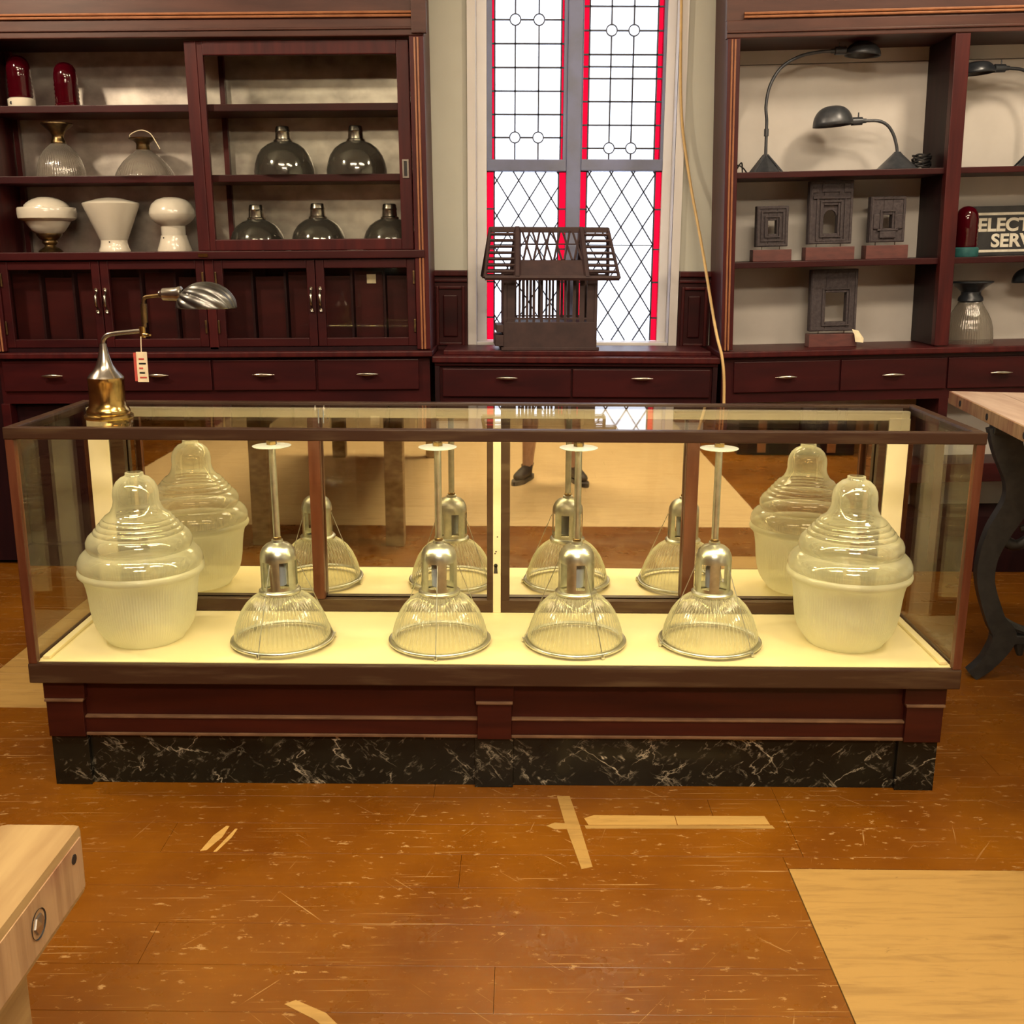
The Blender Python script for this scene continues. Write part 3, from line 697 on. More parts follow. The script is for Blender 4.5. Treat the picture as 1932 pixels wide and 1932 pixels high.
dc('mirror', MB().box(-1.090, -0.53, 0.458, 0.462, 0.395, 0.952), MIRROR); dc('mirror', MB().box(-0.53, -0.02, 0.458, 0.462, 0.395, 0.952), MIRROR)
dc('mirror', MB().box(0.027, 0.565, 0.458, 0.462, 0.395, 0.952), MIRROR); dc('mirror', MB().box(0.565, 1.11, 0.458, 0.462, 0.395, 0.952), MIRROR)
dc('back_board', MB().box(-1.19, 1.19, 0.466, 0.482, 0.364, 0.957), CASEW)
cp = dc('cream_centre_post', MB().box(-0.012, 0.011, 0.426, 0.456, 0.364, 0.957, 0.002), CREAM)
dc('lock_plate', MB().prism([(-0.004+0.006*math.cos(k*PI/6), 0.512+0.006*math.sin(k*PI/6)) for k in range(12)], 0.4245, 0.427, 'y').prism([(-0.010, 0.488), (0.002, 0.488), (0.0, 0.512), (-0.008, 0.512)], 0.4245, 0.427, 'y'), RUBBER, cp)
for dx, z in ((0.003, 0.60), (-0.001, 0.555), (-0.004, 0.549)):
    dc('screw_hole', MB().disc(0.0022, 0, 0.002, (dx-0.002, 0.4252, z), 10, 'y'), RUBBER, cp)
dc('cream_header', MB().box(-1.182, 1.182, 0.430, 0.456, 0.950, 0.976, 0.002), CREAM)
for x in (-0.512, -0.498): dc('flex', MB().tube([(x, 0.424, 0.976), (x, 0.422, 0.935)], 0.002, 6), ENAM)
# strip light tucked behind the front top rail
sl = dc('strip_light', MB().box(-1.15, 1.15, 0.028, 0.058, 0.962, 0.975), ENAM)
dc('tube', MB().tube([(-1.13, 0.036, 0.9605), (1.13, 0.036, 0.9605)], 0.003, 10), TUBE, sl)
# base
dc('base_carcass', MB().box(-1.17, 1.17, 0.06, 0.49, 0.15, 0.31), BASEW)
for x0, x1 in ((-1.095, -0.044), (0.047, 1.095)):
    dc('base_panel', MB().box(x0, x1, 0.042, 0.062, 0.200, 0.308), BASEW)
    dc('lower_rail', MB().box(x0, x1, 0.030, 0.062, 0.157, 0.200, 0.002), BASEW)
    dc('bead', MB().box(x0, x1, 0.027, 0.062, 0.1985, 0.2045, 0.002), BEDGE); dc('bead', MB().box(x0, x1, 0.026, 0.062, 0.149, 0.157, 0.002), BEDGE)
for x0, x1 in ((-1.19, -1.093), (-0.044, 0.047), (1.093, 1.19)):
    p = dc('pilaster', MB().box(x0, x1, 0.018, 0.062, 0.149, 0.252, 0.002).box(x0-0.006, x1+0.006, 0.022, 0.062, 0.256, 0.308, 0.002), BASEW)
    dc('pilaster_bead', MB().box(x0-0.003, x1+0.003, 0.013, 0.05, 0.250, 0.257, 0.002), BEDGE, p)
for s in (-1, 1):
    x0, x1 = sorted((s*1.165, s*1.185)); dc('side_panel', MB().box(x0, x1, 0.06, 0.49, 0.149, 0.308), BASEW)
    x0, x1 = sorted((s*1.165, s*1.197)); dc('side_rail_lower', MB().box(x0, x1, 0.06, 0.49, 0.157, 0.20, 0.003), BASEW)
    x0, x1 = sorted((s*1.15, s*1.18)); dc('marble_side', MB().box(x0, x1, 0.06, 0.49, 0, 0.149), MARBLE)
for x0, x1 in ((-1.094, -0.052), (0.052, 1.086)): dc('marble_panel', MB().box(x0, x1, 0.048, 0.075, 0, 0.149, 0.001), MARBLE)
for x0, x1 in ((-1.192, -1.094), (-0.052, 0.052), (1.086, 1.190)): dc('marble_block', MB().box(x0, x1, 0.034, 0.08, 0, 0.149, 0.0015), MARBLE)
l = area('display_case_strip', (0, 0.045, 0.9575), (0, 0.24, 0.36), 2.25, 0.012, 9.5, (1.0, 0.76, 0.28))

# ------------------------------------------------------------------ pendant lamps inside the case
DZ = 0.364
def pendant():
    t = thing('pendant_lamp', 'x', 'pendant lamp', (0, 0, DZ), (0, 0, 0), 'ribbed glass pendants in the case')
    z0 = 0.0
    prof = [(0.128, 0.014), (0.131, 0.020), (0.128, 0.030), (0.125, 0.045), (0.119, 0.064), (0.108, 0.090), (0.094, 0.111), (0.078, 0.127), (0.062, 0.138), (0.049, 0.145)]
    MB().lathe(prof, 320, rib=64, amp=0.0022, rz=(0.025, 0.14)).build('glass_shade', SHADEG, t, 60)
    MB().torus(0.137, 0.0048, (0, 0, 0.011), 72, 10).lathe([(0.126, 0.013), (0.136, 0.016)], 72).build('rim_ring', GALV, t, 60)
    MB().lathe([(0.051, 0.143), (0.056, 0.145), (0.057, 0.151), (0.053, 0.155), (0.049, 0.156)], 48).build('collar', GALV, t, 40)
    # slotted housing: six staves below a domed cap
    b = MB().lathe([(0.049, 0.236), (0.049, 0.244), (0.047, 0.257), (0.041, 0.270), (0.030, 0.280), (0.016, 0.285), (0.015, 0.292), (0.010, 0.293)], 48)
    for k in range(6):
        n = 5; a0 = 2*PI*k/6 - 0.27; a1 = 2*PI*k/6 + 0.27
        v = [[b.bm.verts.new((0.049*math.cos(a0+(a1-a0)*i/n), 0.049*math.sin(a0+(a1-a0)*i/n), z)) for i in range(n+1)] for z in (0.150, 0.238)]
        for i in range(n): b.bm.faces.new((v[0][i], v[0][i+1], v[1][i+1], v[1][i]))
    b.lathe([(0.049, 0.150), (0.049, 0.166)], 48)
    b.build('housing', GALV, t, 40)
    MB().lathe([(0.02, 0.165), (0.021, 0.22), (0.015, 0.23)], 24).build('socket', ENAM, t, 40)
    MB().lathe([(0.011, 0.286), (0.0115, 0.298), (0.0095, 0.300)], 20).build('pipe_collar', BRASSD, t, 40)
    st = MB().tube([(0, 0, 0.292), (0, 0, 0.580)], 0.0095, 20).build('stem', GALV, t, 40)
    MB().lathe([(0.004, 0.549), (0.050, 0.547), (0.051, 0.5485), (0.004, 0.552)], 48).build('ceiling_disc', ENAM, t, 40)
    MB().lathe([(0.0004, 0.552), (0.014, 0.552), (0.014, 0.561), (0.008, 0.565), (0.0004, 0.565)], 6).build('nut', BRASSD, t)
    for k in range(3):
        a = 2*PI*k/3 - 1.28
        p0 = (0.050*math.cos(a), 0.050*math.sin(a), 0.232); p1 = (0.141*math.cos(a), 0.141*math.sin(a), 0.010)
        w = MB().tube([p0, p1], 0.0012, 6).build('wire', GALV, t)
        MB().lathe([(0.0005, -0.010), (0.0045, -0.008), (0.005, -0.003), (0.003, 0.004), (0.0005, 0.005)], 12, (p1[0]*1.015, p1[1]*1.015, 0.010)).build('wire_hook', GALV, w, 50)
    return t
p0 = pendant()
LAMPS = [(-0.587, 0.172, -0.55, 'ribbed glass pendant next to the left frosted globe, stem leaning'), (-0.153, 0.178, -0.30, 'second ribbed glass pendant from the left in the case'),
         (0.221, 0.180, 0.20, 'third ribbed glass pendant from the left in the case'), (0.594, 0.184, 0.45, 'ribbed glass pendant next to the right frosted globe')]
for i, (x, y, rz, lab) in enumerate(LAMPS):
    o = p0 if i == 0 else copy_tree(p0)
    o.location = (x, y, DZ); o.rotation_euler = (0, -0.012 if i == 0 else 0.0, rz); o['label'] = lab
p0.location.z = DZ + 0.0015

# ------------------------------------------------------------------ acorn globes
def globe(x, y, lab, tilt):
    t = thing('glass_globe', lab, 'lamp globe', (x, y, DZ), (0, 0, tilt), 'acorn glass globes in the case')
    low = [(0.098, 0.0), (0.104, 0.004), (0.108, 0.012), (0.120, 0.026), (0.130, 0.045), (0.137, 0.070), (0.1415, 0.100), (0.1445, 0.135), (0.148, 0.160), (0.153, 0.178), (0.160, 0.190)]
    MB().lathe(low, 480, rib=120, amp=0.0006, rz=(0.04, 0.165)).build('frosted_bowl', GLOBEF, t, 60)
    MB().lathe([(0.160, 0.189), (0.166, 0.194), (0.168, 0.201), (0.166, 0.208), (0.162, 0.212)], 96).build('rim_band', GLOBEF, t, 60)
    up = [(0.163, 0.212), (0.166, 0.220), (0.164, 0.234), (0.157, 0.247), (0.147, 0.256), (0.138, 0.260), (0.135, 0.261), (0.137, 0.265), (0.140, 0.274), (0.139, 0.286), (0.133, 0.298), (0.125, 0.305),
          (0.118, 0.307), (0.119, 0.311), (0.116, 0.317), (0.109, 0.319), (0.110, 0.323), (0.106, 0.329), (0.099, 0.331), (0.100, 0.335), (0.096, 0.341), (0.089, 0.343), (0.090, 0.347), (0.085, 0.353), (0.078, 0.356), (0.070, 0.365),
          (0.063, 0.379), (0.060, 0.393), (0.0605, 0.410), (0.058, 0.428), (0.050, 0.444), (0.037, 0.456), (0.027, 0.460), (0.024, 0.463), (0.024, 0.469), (0.018, 0.470)]
    MB().lathe(up, 96).build('clear_dome', GLOBEC, t, 50)
    return t
globe(-0.975, 0.205, 'frosted acorn glass globe at the left end of the case', 0)
globe(0.972, 0.210, 'frosted acorn glass globe at the right end of the case', 1.0)

# ------------------------------------------------------------------ brass desk lamp on the case
t = thing('desk_lamp', 'brass bell-base desk lamp with ribbed pewter shade standing on the glass case', 'lamp', (-1.022, 0.185, 0.9832), (0, 0, 0))
zb = 0.0
MB().lathe([(0.0005, 0.0), (0.060, 0.0), (0.063, 0.004), (0.062, 0.010), (0.055, 0.014), (0.056, 0.020), (0.053, 0.026), (0.047, 0.034), (0.0455, 0.050), (0.0455, 0.095), (0.047, 0.103), (0.046, 0.108)], 56).build('bell_base', BRASS, t, 40)
MB().lathe([(0.046, 0.108), (0.040, 0.116), (0.030, 0.126), (0.022, 0.140), (0.017, 0.155), (0.013, 0.170), (0.010, 0.185), (0.0085, 0.196)], 40).build('neck', NICKEL, t, 40)
MB().tube(spline([(0, 0, 0.190), (0.002, 0, 0.205), (0.012, 0, 0.216), (0.030, 0, 0.221), (0.065, 0, 0.225), (0.104, 0, 0.229)], 6), 0.0062, 12).build('lower_arm', NICKEL, t, 40)
cj = MB().tube([(0.106, 0, 0.212), (0.106, 0, 0.240)], 0.0085, 14).build('joint', BRASS, t, 40)
MB().tube([(0.106, -0.004, 0.220), (0.124, -0.012, 0.219)], 0.004, 10).lathe([(0.0005, -0.003), (0.007, -0.002), (0.007, 0.002), (0.0005, 0.003)], 12, (0.126, -0.013, 0.219)).build('wing_screw', BRASS, cj, 40)
MB().tube([(0.112, 0, 0.238), (0.112, 0, 0.262)], 0.006, 10).tube([(0.113, 0, 0.250), (0.114, 0, 0.298)], 0.0085, 12).tube(spline([(0.114, 0, 0.295), (0.115, 0, 0.308), (0.122, 0, 0.315), (0.150, 0, 0.319), (0.160, 0, 0.320)], 5), 0.005, 10).build('upper_arm', BRASSD, t, 40)
MB().lathe([(0.0005, -0.004), (0.009, -0.004), (0.010, 0.0), (0.016, 0.006), (0.018, 0.040), (0.021, 0.046), (0.021, 0.054), (0.014, 0.058)], 24, (0.160, 0, 0.322), axis='x').build('socket', NICKEL, t, 40)
b = MB(); NT, NF = 40, 160; grid = []
pole = Vector((-math.cos(0.5), 0, math.sin(0.5))); e1 = Vector((0, 1, 0)); e2 = pole.cross(e1)
for i in range(NT+1):                      # half dome, ribs radiating from the neck
    el = PI/2*i/NT; row = []
    for j in range(NF):
        az = 2*PI*j/NF; d = Vector((math.cos(el)*math.cos(az), math.cos(el)*math.sin(az), math.sin(el)))
        psi = math.atan2(d.dot(e2), d.dot(e1)); off = math.sqrt(max(0, 1-d.dot(pole)**2))
        rib = 1 + 0.05*abs(math.sin(8*psi))*min(1, off*1.4)
        row.append(b.bm.verts.new((0.276+0.075*d.x*rib, 0.064*d.y*rib, 0.288+0.064*d.z*rib)))
    grid.append(row)
for i in range(NT):
    for j in range(NF): b.bm.faces.new((grid[i][j], grid[i][(j+1) % NF], grid[i+1][(j+1) % NF], grid[i+1][j]))
bmesh.ops.remove_doubles(b.bm, verts=b.bm.verts, dist=1e-5)
o = b.build('lamp_shade', PEWTER, t, 30); sm = o.modifiers.new('thick', 'SOLIDIFY'); sm.thickness = 0.0015
tg = MB().box(0.090, 0.118, -0.016, -0.0145, 0.098, 0.176).build('price_tag', PAPER, t)
MB().box(0.082, 0.096, -0.0142, -0.013, 0.100, 0.174).build('tag_edge', TAGRED, tg)
for k in range(5): MB().box(0.096, 0.114-0.004*(k % 3), -0.0168, -0.016, 0.108+k*0.012, 0.112+k*0.012).build('tag_line', RUBBER if k % 2 else TAGRED, tg)
MB().tube([(0.104, -0.010, 0.215), (0.104, -0.0155, 0.175)], 0.0012, 6).build('tag_string', PAPER, tg)

# ------------------------------------------------------------------ things on the left shelves
def onL(x, y, z): return FL.w(x, y, z)
def beacon(loc, rot, lab, base, grp='red signal lamps'):
    t = thing('beacon_lamp', lab, 'beacon lamp', loc, rot, grp)
    z = 0.0
    if base:
        MB().lathe([(0.0005, 0), (0.054, 0), (0.056, 0.004), (0.056, 0.036), (0.050, 0.041), (0.0005, 0.041)], 40).build('base', base, t, 40); z = 0.041
    else:
        MB().lathe([(0.048, 0), (0.052, 0.003), (0.052, 0.014), (0.048, 0.018)], 40).build('rim', REDG, t, 40); z = 0.012
    pr = [(0.046, 0)]
    for k in range(5): pr += [(0.050, 0.010+k*0.017), (0.0475, 0.022+k*0.017)]
    pr += [(0.049, 0.105), (0.0475, 0.125), (0.043, 0.145), (0.034, 0.160), (0.020, 0.170), (0.0004, 0.174)]
    MB().lathe([(r, z+q) for r, q in pr], 48).build('dome', REDG, t, 40); return t
b1 = beacon(onL(-1.668, 2.255, 1.020), FL.rot(), 'ribbed red beacon with cream porcelain base on left top shelf', PORC)
MB().disc(0.007, 0, 0.003, (-0.022, -0.0520, 0.018), 14, 'y').build('terminal', RUBBER, b1)
beacon(onL(-1.470, 2.255, 1.020), FL.rot(), 'plain ribbed red beacon dome without base on left top shelf', None)
def oldpendant(loc, rot, lab, prof, cap, capmat, name='glass_pendant', ribn=60):
    t = thing(name, lab, 'pendant lamp', loc, rot, 'old ribbed glass pendants')
    MB().lathe(prof, 240, rib=ribn, amp=0.0008).build('glass_shade', SMOKEG, t, 60)
    MB().lathe(cap, 48).build('cap', capmat, t, 40); return t
g1 = oldpendant(onL(-1.525, 2.25, 0.736), FL.rot(), 'brass-capped tall glass pendant shade on left middle shelf',
    [(0.101, 0.0), (0.100, 0.02), (0.094, 0.05), (0.083, 0.08), (0.066, 0.108), (0.045, 0.128), (0.029, 0.140)],
    [(0.029, 0.134), (0.032, 0.142), (0.030, 0.150), (0.024, 0.160), (0.024, 0.172), (0.034, 0.190), (0.052, 0.206), (0.066, 0.218), (0.066, 0.223), (0.03, 0.226), (0.0004, 0.227)], BRASSD)
g2 = oldpendant(onL(-1.160, 2.25, 0.736), FL.rot(), 'wide glass pendant shade with loose white wire on left middle shelf',
    [(0.126, 0.0), (0.122, 0.012), (0.108, 0.036), (0.086, 0.064), (0.058, 0.088), (0.036, 0.104), (0.028, 0.112)],
    [(0.027, 0.108), (0.030, 0.114), (0.028, 0.130), (0.030, 0.140), (0.040, 0.148), (0.056, 0.154), (0.058, 0.160), (0.03, 0.163), (0.0004, 0.164)], BRASSD)
MB().tube(spline([(-0.050, 0, 0.150), (-0.045, -0.02, 0.172), (0.0, -0.02, 0.190), (0.040, -0.02, 0.178), (0.070, -0.04, 0.140), (0.088, -0.05, 0.110)], 6), 0.0022, 6).build('wire', PAPER, g2, 50)
def lathed(name, lab, cat, loc, rot, parts, group=None):
    t = thing(name, lab, cat, loc, rot, group)
    for nm, prof, mat in parts: MB().lathe(prof, 56).build(nm, mat, t, 38)
    return t
lathed('milk_glass_lamp', 'banded milk glass lamp on a turned brass foot, lower left shelf', 'lamp', onL(-1.607, 2.25, 0.420), FL.rot(), [
    ('brass_foot', [(0.0004, 0), (0.050, 0), (0.052, 0.005), (0.040, 0.014), (0.026, 0.022), (0.022, 0.030), (0.034, 0.042), (0.030, 0.050), (0.044, 0.060), (0.054, 0.074), (0.054, 0.080)], BRASSD),
    ('shade', [(0.050, 0.078), (0.066, 0.088), (0.084, 0.112), (0.096, 0.132), (0.112, 0.138), (0.121, 0.144), (0.123, 0.160), (0.123, 0.184), (0.120, 0.190), (0.094, 0.192), (0.092, 0.200), (0.080, 0.212), (0.060, 0.224), (0.035, 0.233), (0.0004, 0.236)], MILK)], 'white glass lamps')
t = lathed('milk_glass_lamp', 'cone-shaped milk glass lamp on a white porcelain base', 'lamp', onL(-1.323, 2.25, 0.420), FL.rot(), [
    ('porcelain_base', [(0.0004, 0), (0.066, 0), (0.067, 0.006), (0.060, 0.022), (0.056, 0.040), (0.057, 0.050)], PORC),
    ('shade', [(0.056, 0.048), (0.060, 0.054), (0.118, 0.196), (0.120, 0.204), (0.117, 0.208), (0.090, 0.216), (0.060, 0.224), (0.035, 0.229), (0.0004, 0.231)], MILK)], 'white glass lamps')
MB().disc(0.003, 0, 0.003, (0, -0.0585, 0.042), 10, 'y').build('screw', RUBBER, t)
t = lathed('milk_glass_lamp', 'mushroom-shaped milk glass lamp on a flared cream base', 'lamp', onL(-1.057, 2.25, 0.420), FL.rot(), [
    ('porcelain_base', [(0.0004, 0), (0.073, 0), (0.074, 0.006), (0.062, 0.040), (0.056, 0.062), (0.056, 0.068)], PORC),
    ('shade', [(0.052, 0.066), (0.052, 0.108), (0.056, 0.112), (0.074, 0.122), (0.090, 0.138), (0.098, 0.156), (0.098, 0.164), (0.095, 0.178), (0.086, 0.200), (0.066, 0.218), (0.038, 0.228), (0.0004, 0.231)], MILK)], 'white glass lamps')
MB().disc(0.003, 0, 0.003, (-0.03, -0.052, 0.058), 10, 'y').build('screw', RUBBER, t)
def dome_shade(x, z, s, lab):
    r, h = s
    prof = [(r, 0.0), (r*1.0, h*0.15), (r*0.96, h*0.36), (r*0.88, h*0.58), (r*0.73, h*0.78), (r*0.52, h*0.92), (r*0.36, h*0.98), (0.034, h*1.01)]
    t = thing('dome_shade', lab, 'lamp shade', onL(x, 2.26, z), FL.rot(), 'mercury glass domes behind the sliding door')
    MB().lathe(prof, 64).build('glass_dome', MERCG, t, 50)
    MB().lathe([(0.040, h), (0.040, h+0.006), (0.033, h+0.010), (0.031, h+0.034), (0.033, h+0.040), (0.031, h+0.044), (0.029, h+0.058), (0.026, h+0.062), (0.0004, h+0.062)], 32).build('neck', NICKEL, t, 40)
dome_shade(-0.555, 0.736, (0.130, 0.142), 'large silvered glass dome, left one on the middle glazed shelf')
dome_shade(-0.240, 0.736, (0.130, 0.142), 'large silvered glass dome, right one on the middle glazed shelf')
dome_shade(-0.690, 0.420, (0.122, 0.134), 'small silvered glass dome, leftmost on the bottom glazed shelf')
dome_shade(-0.420, 0.420, (0.122, 0.138), 'small silvered glass dome, middle of the bottom glazed shelf')
dome_shade(-0.104, 0.420, (0.122, 0.134), 'small silvered glass dome beside the sliding door stile, bottom shelf')

# ------------------------------------------------------------------ slatted wooden house model on the window counter
HOUSE = thing('birdcage', 'dark slatted wooden birdcage shaped like a house on the window counter', 'birdcage', (0.190, 2.235, 0.9935), (0, 0, 0.07))
hw, hd = 0.205, 0.105
CAGE = solid('dark_weathered_wood', (0.050, 0.024, 0.024), 0.6, 0, (0.030, 0.014, 0.016), (20, 20, 20), 0.1)
def hb(name, b): return b.build(name, CAGE, HOUSE)
hb('base_box', MB().box(-hw, hw, -hd, hd, 0.012, 0.122, 0.002)); hb('base_plinth', MB().box(-hw-0.010, hw+0.010, -hd-0.008, hd+0.008, 0, 0.014, 0.002))
hb('side_drawer', MB().box(-hw-0.030, -hw, -hd-0.004, hd-0.03, 0.078, 0.110, 0.002)); hb('side_drawer', MB().box(-hw-0.036, -hw, -hd-0.004, hd-0.03, 0.018, 0.066, 0.002))
for sx in (-1, 1):
    for sy in (-1, 1): hb('corner_post', MB().box(sx*hw-0.014*(sx > 0), sx*hw+0.014*(sx < 0), sy*hd-0.012*(sy > 0), sy*hd+0.012*(sy < 0), 0.122, 0.32, 0.001))
for sy in (-1, 1):
    for k in range(11):
        x = -hw+0.034+k*(2*hw-0.068)/10 + (random.random()-0.5)*0.010; w = 0.0045 + 0.003*random.random()
        if k in (0, 10): w = 0.017
        if k == 9: w = 0.011
        hb('slat', MB().box(x-w, x+w, sy*(hd-0.006)-0.003, sy*(hd-0.006)+0.003, 0.122, 0.32))
    hb('mid_rail', MB().box(-hw, hw, sy*(hd-0.006)-0.004, sy*(hd-0.006)+0.004, 0.134, 0.141)); hb('top_plate', MB().box(-hw, hw, sy*hd-0.010, sy*hd+0.010, 0.312, 0.345))
for sx in (-1, 1):
    for k in range(4): y = -hd+0.035+k*0.047; hb('slat', MB().box(sx*(hw-0.005)-0.003, sx*(hw-0.005)+0.003, y-0.006, y+0.006, 0.122, 0.32))
# gable roof: ridge along x
ez, rz_, ey = 0.312, 0.520, 0.165
def rp(v, sy): return (sy*ey*(1-v), ez+(rz_-ez)*v)      # point up the slope
def bar(name, a, c, r=0.005): return hb(name, MB().tube([a, c], r, 6))
def xe(v): return 0.288 - 0.030*v
for sy in (-1, 1):
    def q(x, v): yv, zv = rp(v, sy); return (x, yv, zv)
    for sx in (-1, 1):
        bar('rake_board', q(sx*xe(0), 0), q(sx*xe(1), 1), 0.008); bar('rafter', q(sx*0.150, 0), q(sx*0.140, 1), 0.016 if sx < 0 else 0.014)
        for k in range(1, 8): v = k/8.0; bar('batten', q(sx*xe(v), v), q(sx*0.145, v), 0.0072)
    bar('eave_board', q(-xe(0), 0), q(xe(0), 0), 0.012)
    m_ = MB(); v0, v1 = 0.0, 0.36
    vs = [m_.bm.verts.new(q(x, v)) for x, v in ((-0.15, v0), (0.15, v0), (0.15, v1), (-0.15, v1))]
    vb = [m_.bm.verts.new((p.co.x, p.co.y, p.co.z-0.008)) for p in vs]
    m_.bm.faces.new(vs); m_.bm.faces.new(vb[::-1])
    for i in range(4): j = (i+1) % 4; m_.bm.faces.new((vs[i], vb[i], vb[j], vs[j]))
    if sy < 0: hb('roof_board', m_)
    else: m_.bm.free()
    if sy < 0:
        for k in range(6):
            x = -0.120 + k*0.044
            bar('lattice_strut', q(x, 0.36), q(x+0.034, 0.96), 0.0052); bar('lattice_strut', q(x+0.034, 0.36), q(x, 0.96), 0.0052)
        bar('lattice_rail', q(-0.145, 0.68), q(0.145, 0.68), 0.003)
hb('ridge_beam', MB().box(-0.260, 0.260, -0.012, 0.012, rz_-0.018, rz_+0.006, 0.002))

# ------------------------------------------------------------------ yellow cable
pts = spline([(0.735, 2.405, 3.0), (0.750, 2.40, 2.5), (0.768, 2.40, 2.041), (0.813, 2.385, 1.749), (0.873, 2.30, 1.429), (0.913, 2.10, 1.093), (0.937, 2.030, 0.963), (0.952, 2.030, 0.791), (0.955, 2.03, 0.4), (0.955, 2.03, 0.05), (0.96, 2.0, 0.007), (1.02, 1.9, 0.006)], 8)
tag(MB().tube(pts, 0.0065, 10).build('power_cable', CABLE, None, 60), 'yellow cable hanging beside the window over the counter corner', 'cable')

# ------------------------------------------------------------------ things on the right shelves
def onR(x, y, z): return FR.w(x, y, z)
def gooseneck(x, z, lab, path, shade_c, shade_dir, shade_r, mat, tri=True, flip=1):
    t = thing('gooseneck_lamp', lab, 'lamp', onR(x, 2.25, z), FR.rot(), 'gooseneck lamps on the right shelves')
    if tri:
        MB().lathe([(0.0004, 0.0), (0.070, 0.0), (0.072, 0.006), (0.060, 0.020), (0.036, 0.048), (0.016, 0.068), (0.010, 0.080)], 8).build('base', mat, t, 30)
        for k in range(4): a = PI/4+k*PI/2; MB().tube([(0.010*math.cos(a), 0.010*math.sin(a), 0.078), (0.085*math.cos(a), 0.085*math.sin(a), 0.003)], 0.0045, 8).build('base_rib', mat, t, 40)
    else:
        MB().lathe([(0.0004, 0.0), (0.086, 0.0), (0.088, 0.006), (0.080, 0.012), (0.046, 0.045), (0.024, 0.066), (0.013, 0.078)], 40).build('base', mat, t, 40)
    MB().tube(spline(path, 8), 0.0068, 12).build('arm', mat, t, 50)
    cx, cz = path[-1][0], path[-1][2]; d = Vector(shade_dir).normalized()
    e = Vector((cx, 0, cz)); s = e + d*0.060
    MB().tube([e - d*0.004, e + d*0.012, e+d*0.014, e + d*0.058], [0.009, 0.010, 0.0165, 0.0175], 16).build('socket', mat, t, 40)
    MB().tube([(e.x+d.x*0.03, 0, e.z+0.014), (e.x+d.x*0.03, 0, e.z+0.034)], 0.003, 8).build('switch', mat, t, 40)
    # helmet shade: half dome opening downwards
    b = MB(); c = Vector(shade_c); n = 40; rings = []
    R, Hh, sx = shade_r
    for i in range(11):
        v = i/10; rr = math.cos(v*PI/2)**0.75 if i < 10 else 0.0; zz = math.sin(v*PI/2)
        rings.append([b.bm.verts.new((c.x + R*rr*sx*math.cos(2*PI*k/n) - flip*0.016*(1-zz)*0 , R*rr*0.92*math.sin(2*PI*k/n), c.z + Hh*zz - flip*0.0*math.cos(2*PI*k/n)*rr)) for k in range(n)])
    for a, bb in zip(rings, rings[1:]):
        for k in range(n): j = (k+1) % n; b.bm.faces.new((a[k], a[j], bb[j], bb[k]))
    bmesh.ops.remove_doubles(b.bm, verts=b.bm.verts, dist=1e-6)
    piv = c; bmesh.ops.rotate(b.bm, verts=b.bm.verts, cent=piv, matrix=Matrix.Rotation(flip*0.06, 3, 'Y'))
    o = b.build('lamp_shade', mat, t, 45); m = o.modifiers.new('thick', 'SOLIDIFY'); m.thickness = 0.002
    return t
GREYL = solid('grey_blue_lacquer', (0.055, 0.062, 0.075), 0.35, 0.35, (0.09, 0.095, 0.11), (30, 30, 30), world=False)
ga = gooseneck(0.192, 0.741, 'tall gooseneck desk lamp arching high above the right upper shelf', [(0, 0, 0.075), (0, 0, 0.16), (0.0, 0, 0.22), (-0.005, 0, 0.28), (0.010, 0, 0.36), (0.055, 0, 0.43), (0.130, 0, 0.472), (0.215, 0, 0.488), (0.265, 0, 0.490)], (0.395, 0, 0.468), (1, 0, 0.0), (0.075, 0.055, 1.0), GREYL)
MB().tube([(0, 0, 0.155), (0, 0, 0.185)], 0.010, 12).build('arm_collar', GREYL, ga, 40)
gb = gooseneck(0.758, 0.741, 'short gooseneck lamp with deep blue-grey helmet shade', [(0, 0, 0.070), (-0.006, 0, 0.105), (-0.022, 0, 0.150), (-0.050, 0, 0.188), (-0.090, 0, 0.206), (-0.145, 0, 0.208)], (-0.282, 0, 0.190), (-1, 0, -0.03), (0.085, 0.082, 1.0), GREYL, False, -1)
gc = gooseneck(1.345, 0.741, 'dark gooseneck lamp in the far right bay', [(0, 0, 0.075), (0.0, 0, 0.2), (-0.002, 0, 0.29), (-0.03, 0, 0.36), (-0.075, 0, 0.395), (-0.14, 0, 0.405)], (-0.27, 0, 0.385), (-1, 0, 0.0), (0.075, 0.050, 1.0), BLKM, True, -1)
def cord(lab, pts, r=0.004): 
    o = MB().tube(spline(pts, 8), r, 8).build('lamp_cord', RUBBER, None, 60); tag(o, lab, 'cord'); return o
def coil(cx, cy, cz, R, n, lab, sq=0.7):
    p = []
    for k in range(n*10+1): a = 2*PI*k/10; p.append(onR(cx+R*(1+0.15*math.sin(k*1.7))*math.cos(a), cy+R*sq*math.sin(a), cz+0.006+0.0085*(k/10)+0.004*math.sin(k*2.1)))
    return cord(lab, p)
coil(0.868, 2.262, 0.741, 0.036, 7, 'black cord coiled beside the short gooseneck lamp')
cord('black cord looped left of the tall gooseneck lamp', [onR(0.105, 2.22, 0.748), onR(0.085, 2.20, 0.765), onR(0.062, 2.2, 0.775), onR(0.045, 2.22, 0.75), onR(0.060, 2.25, 0.748), onR(0.088, 2.25, 0.790), onR(0.098, 2.27, 0.75)], 0.003)
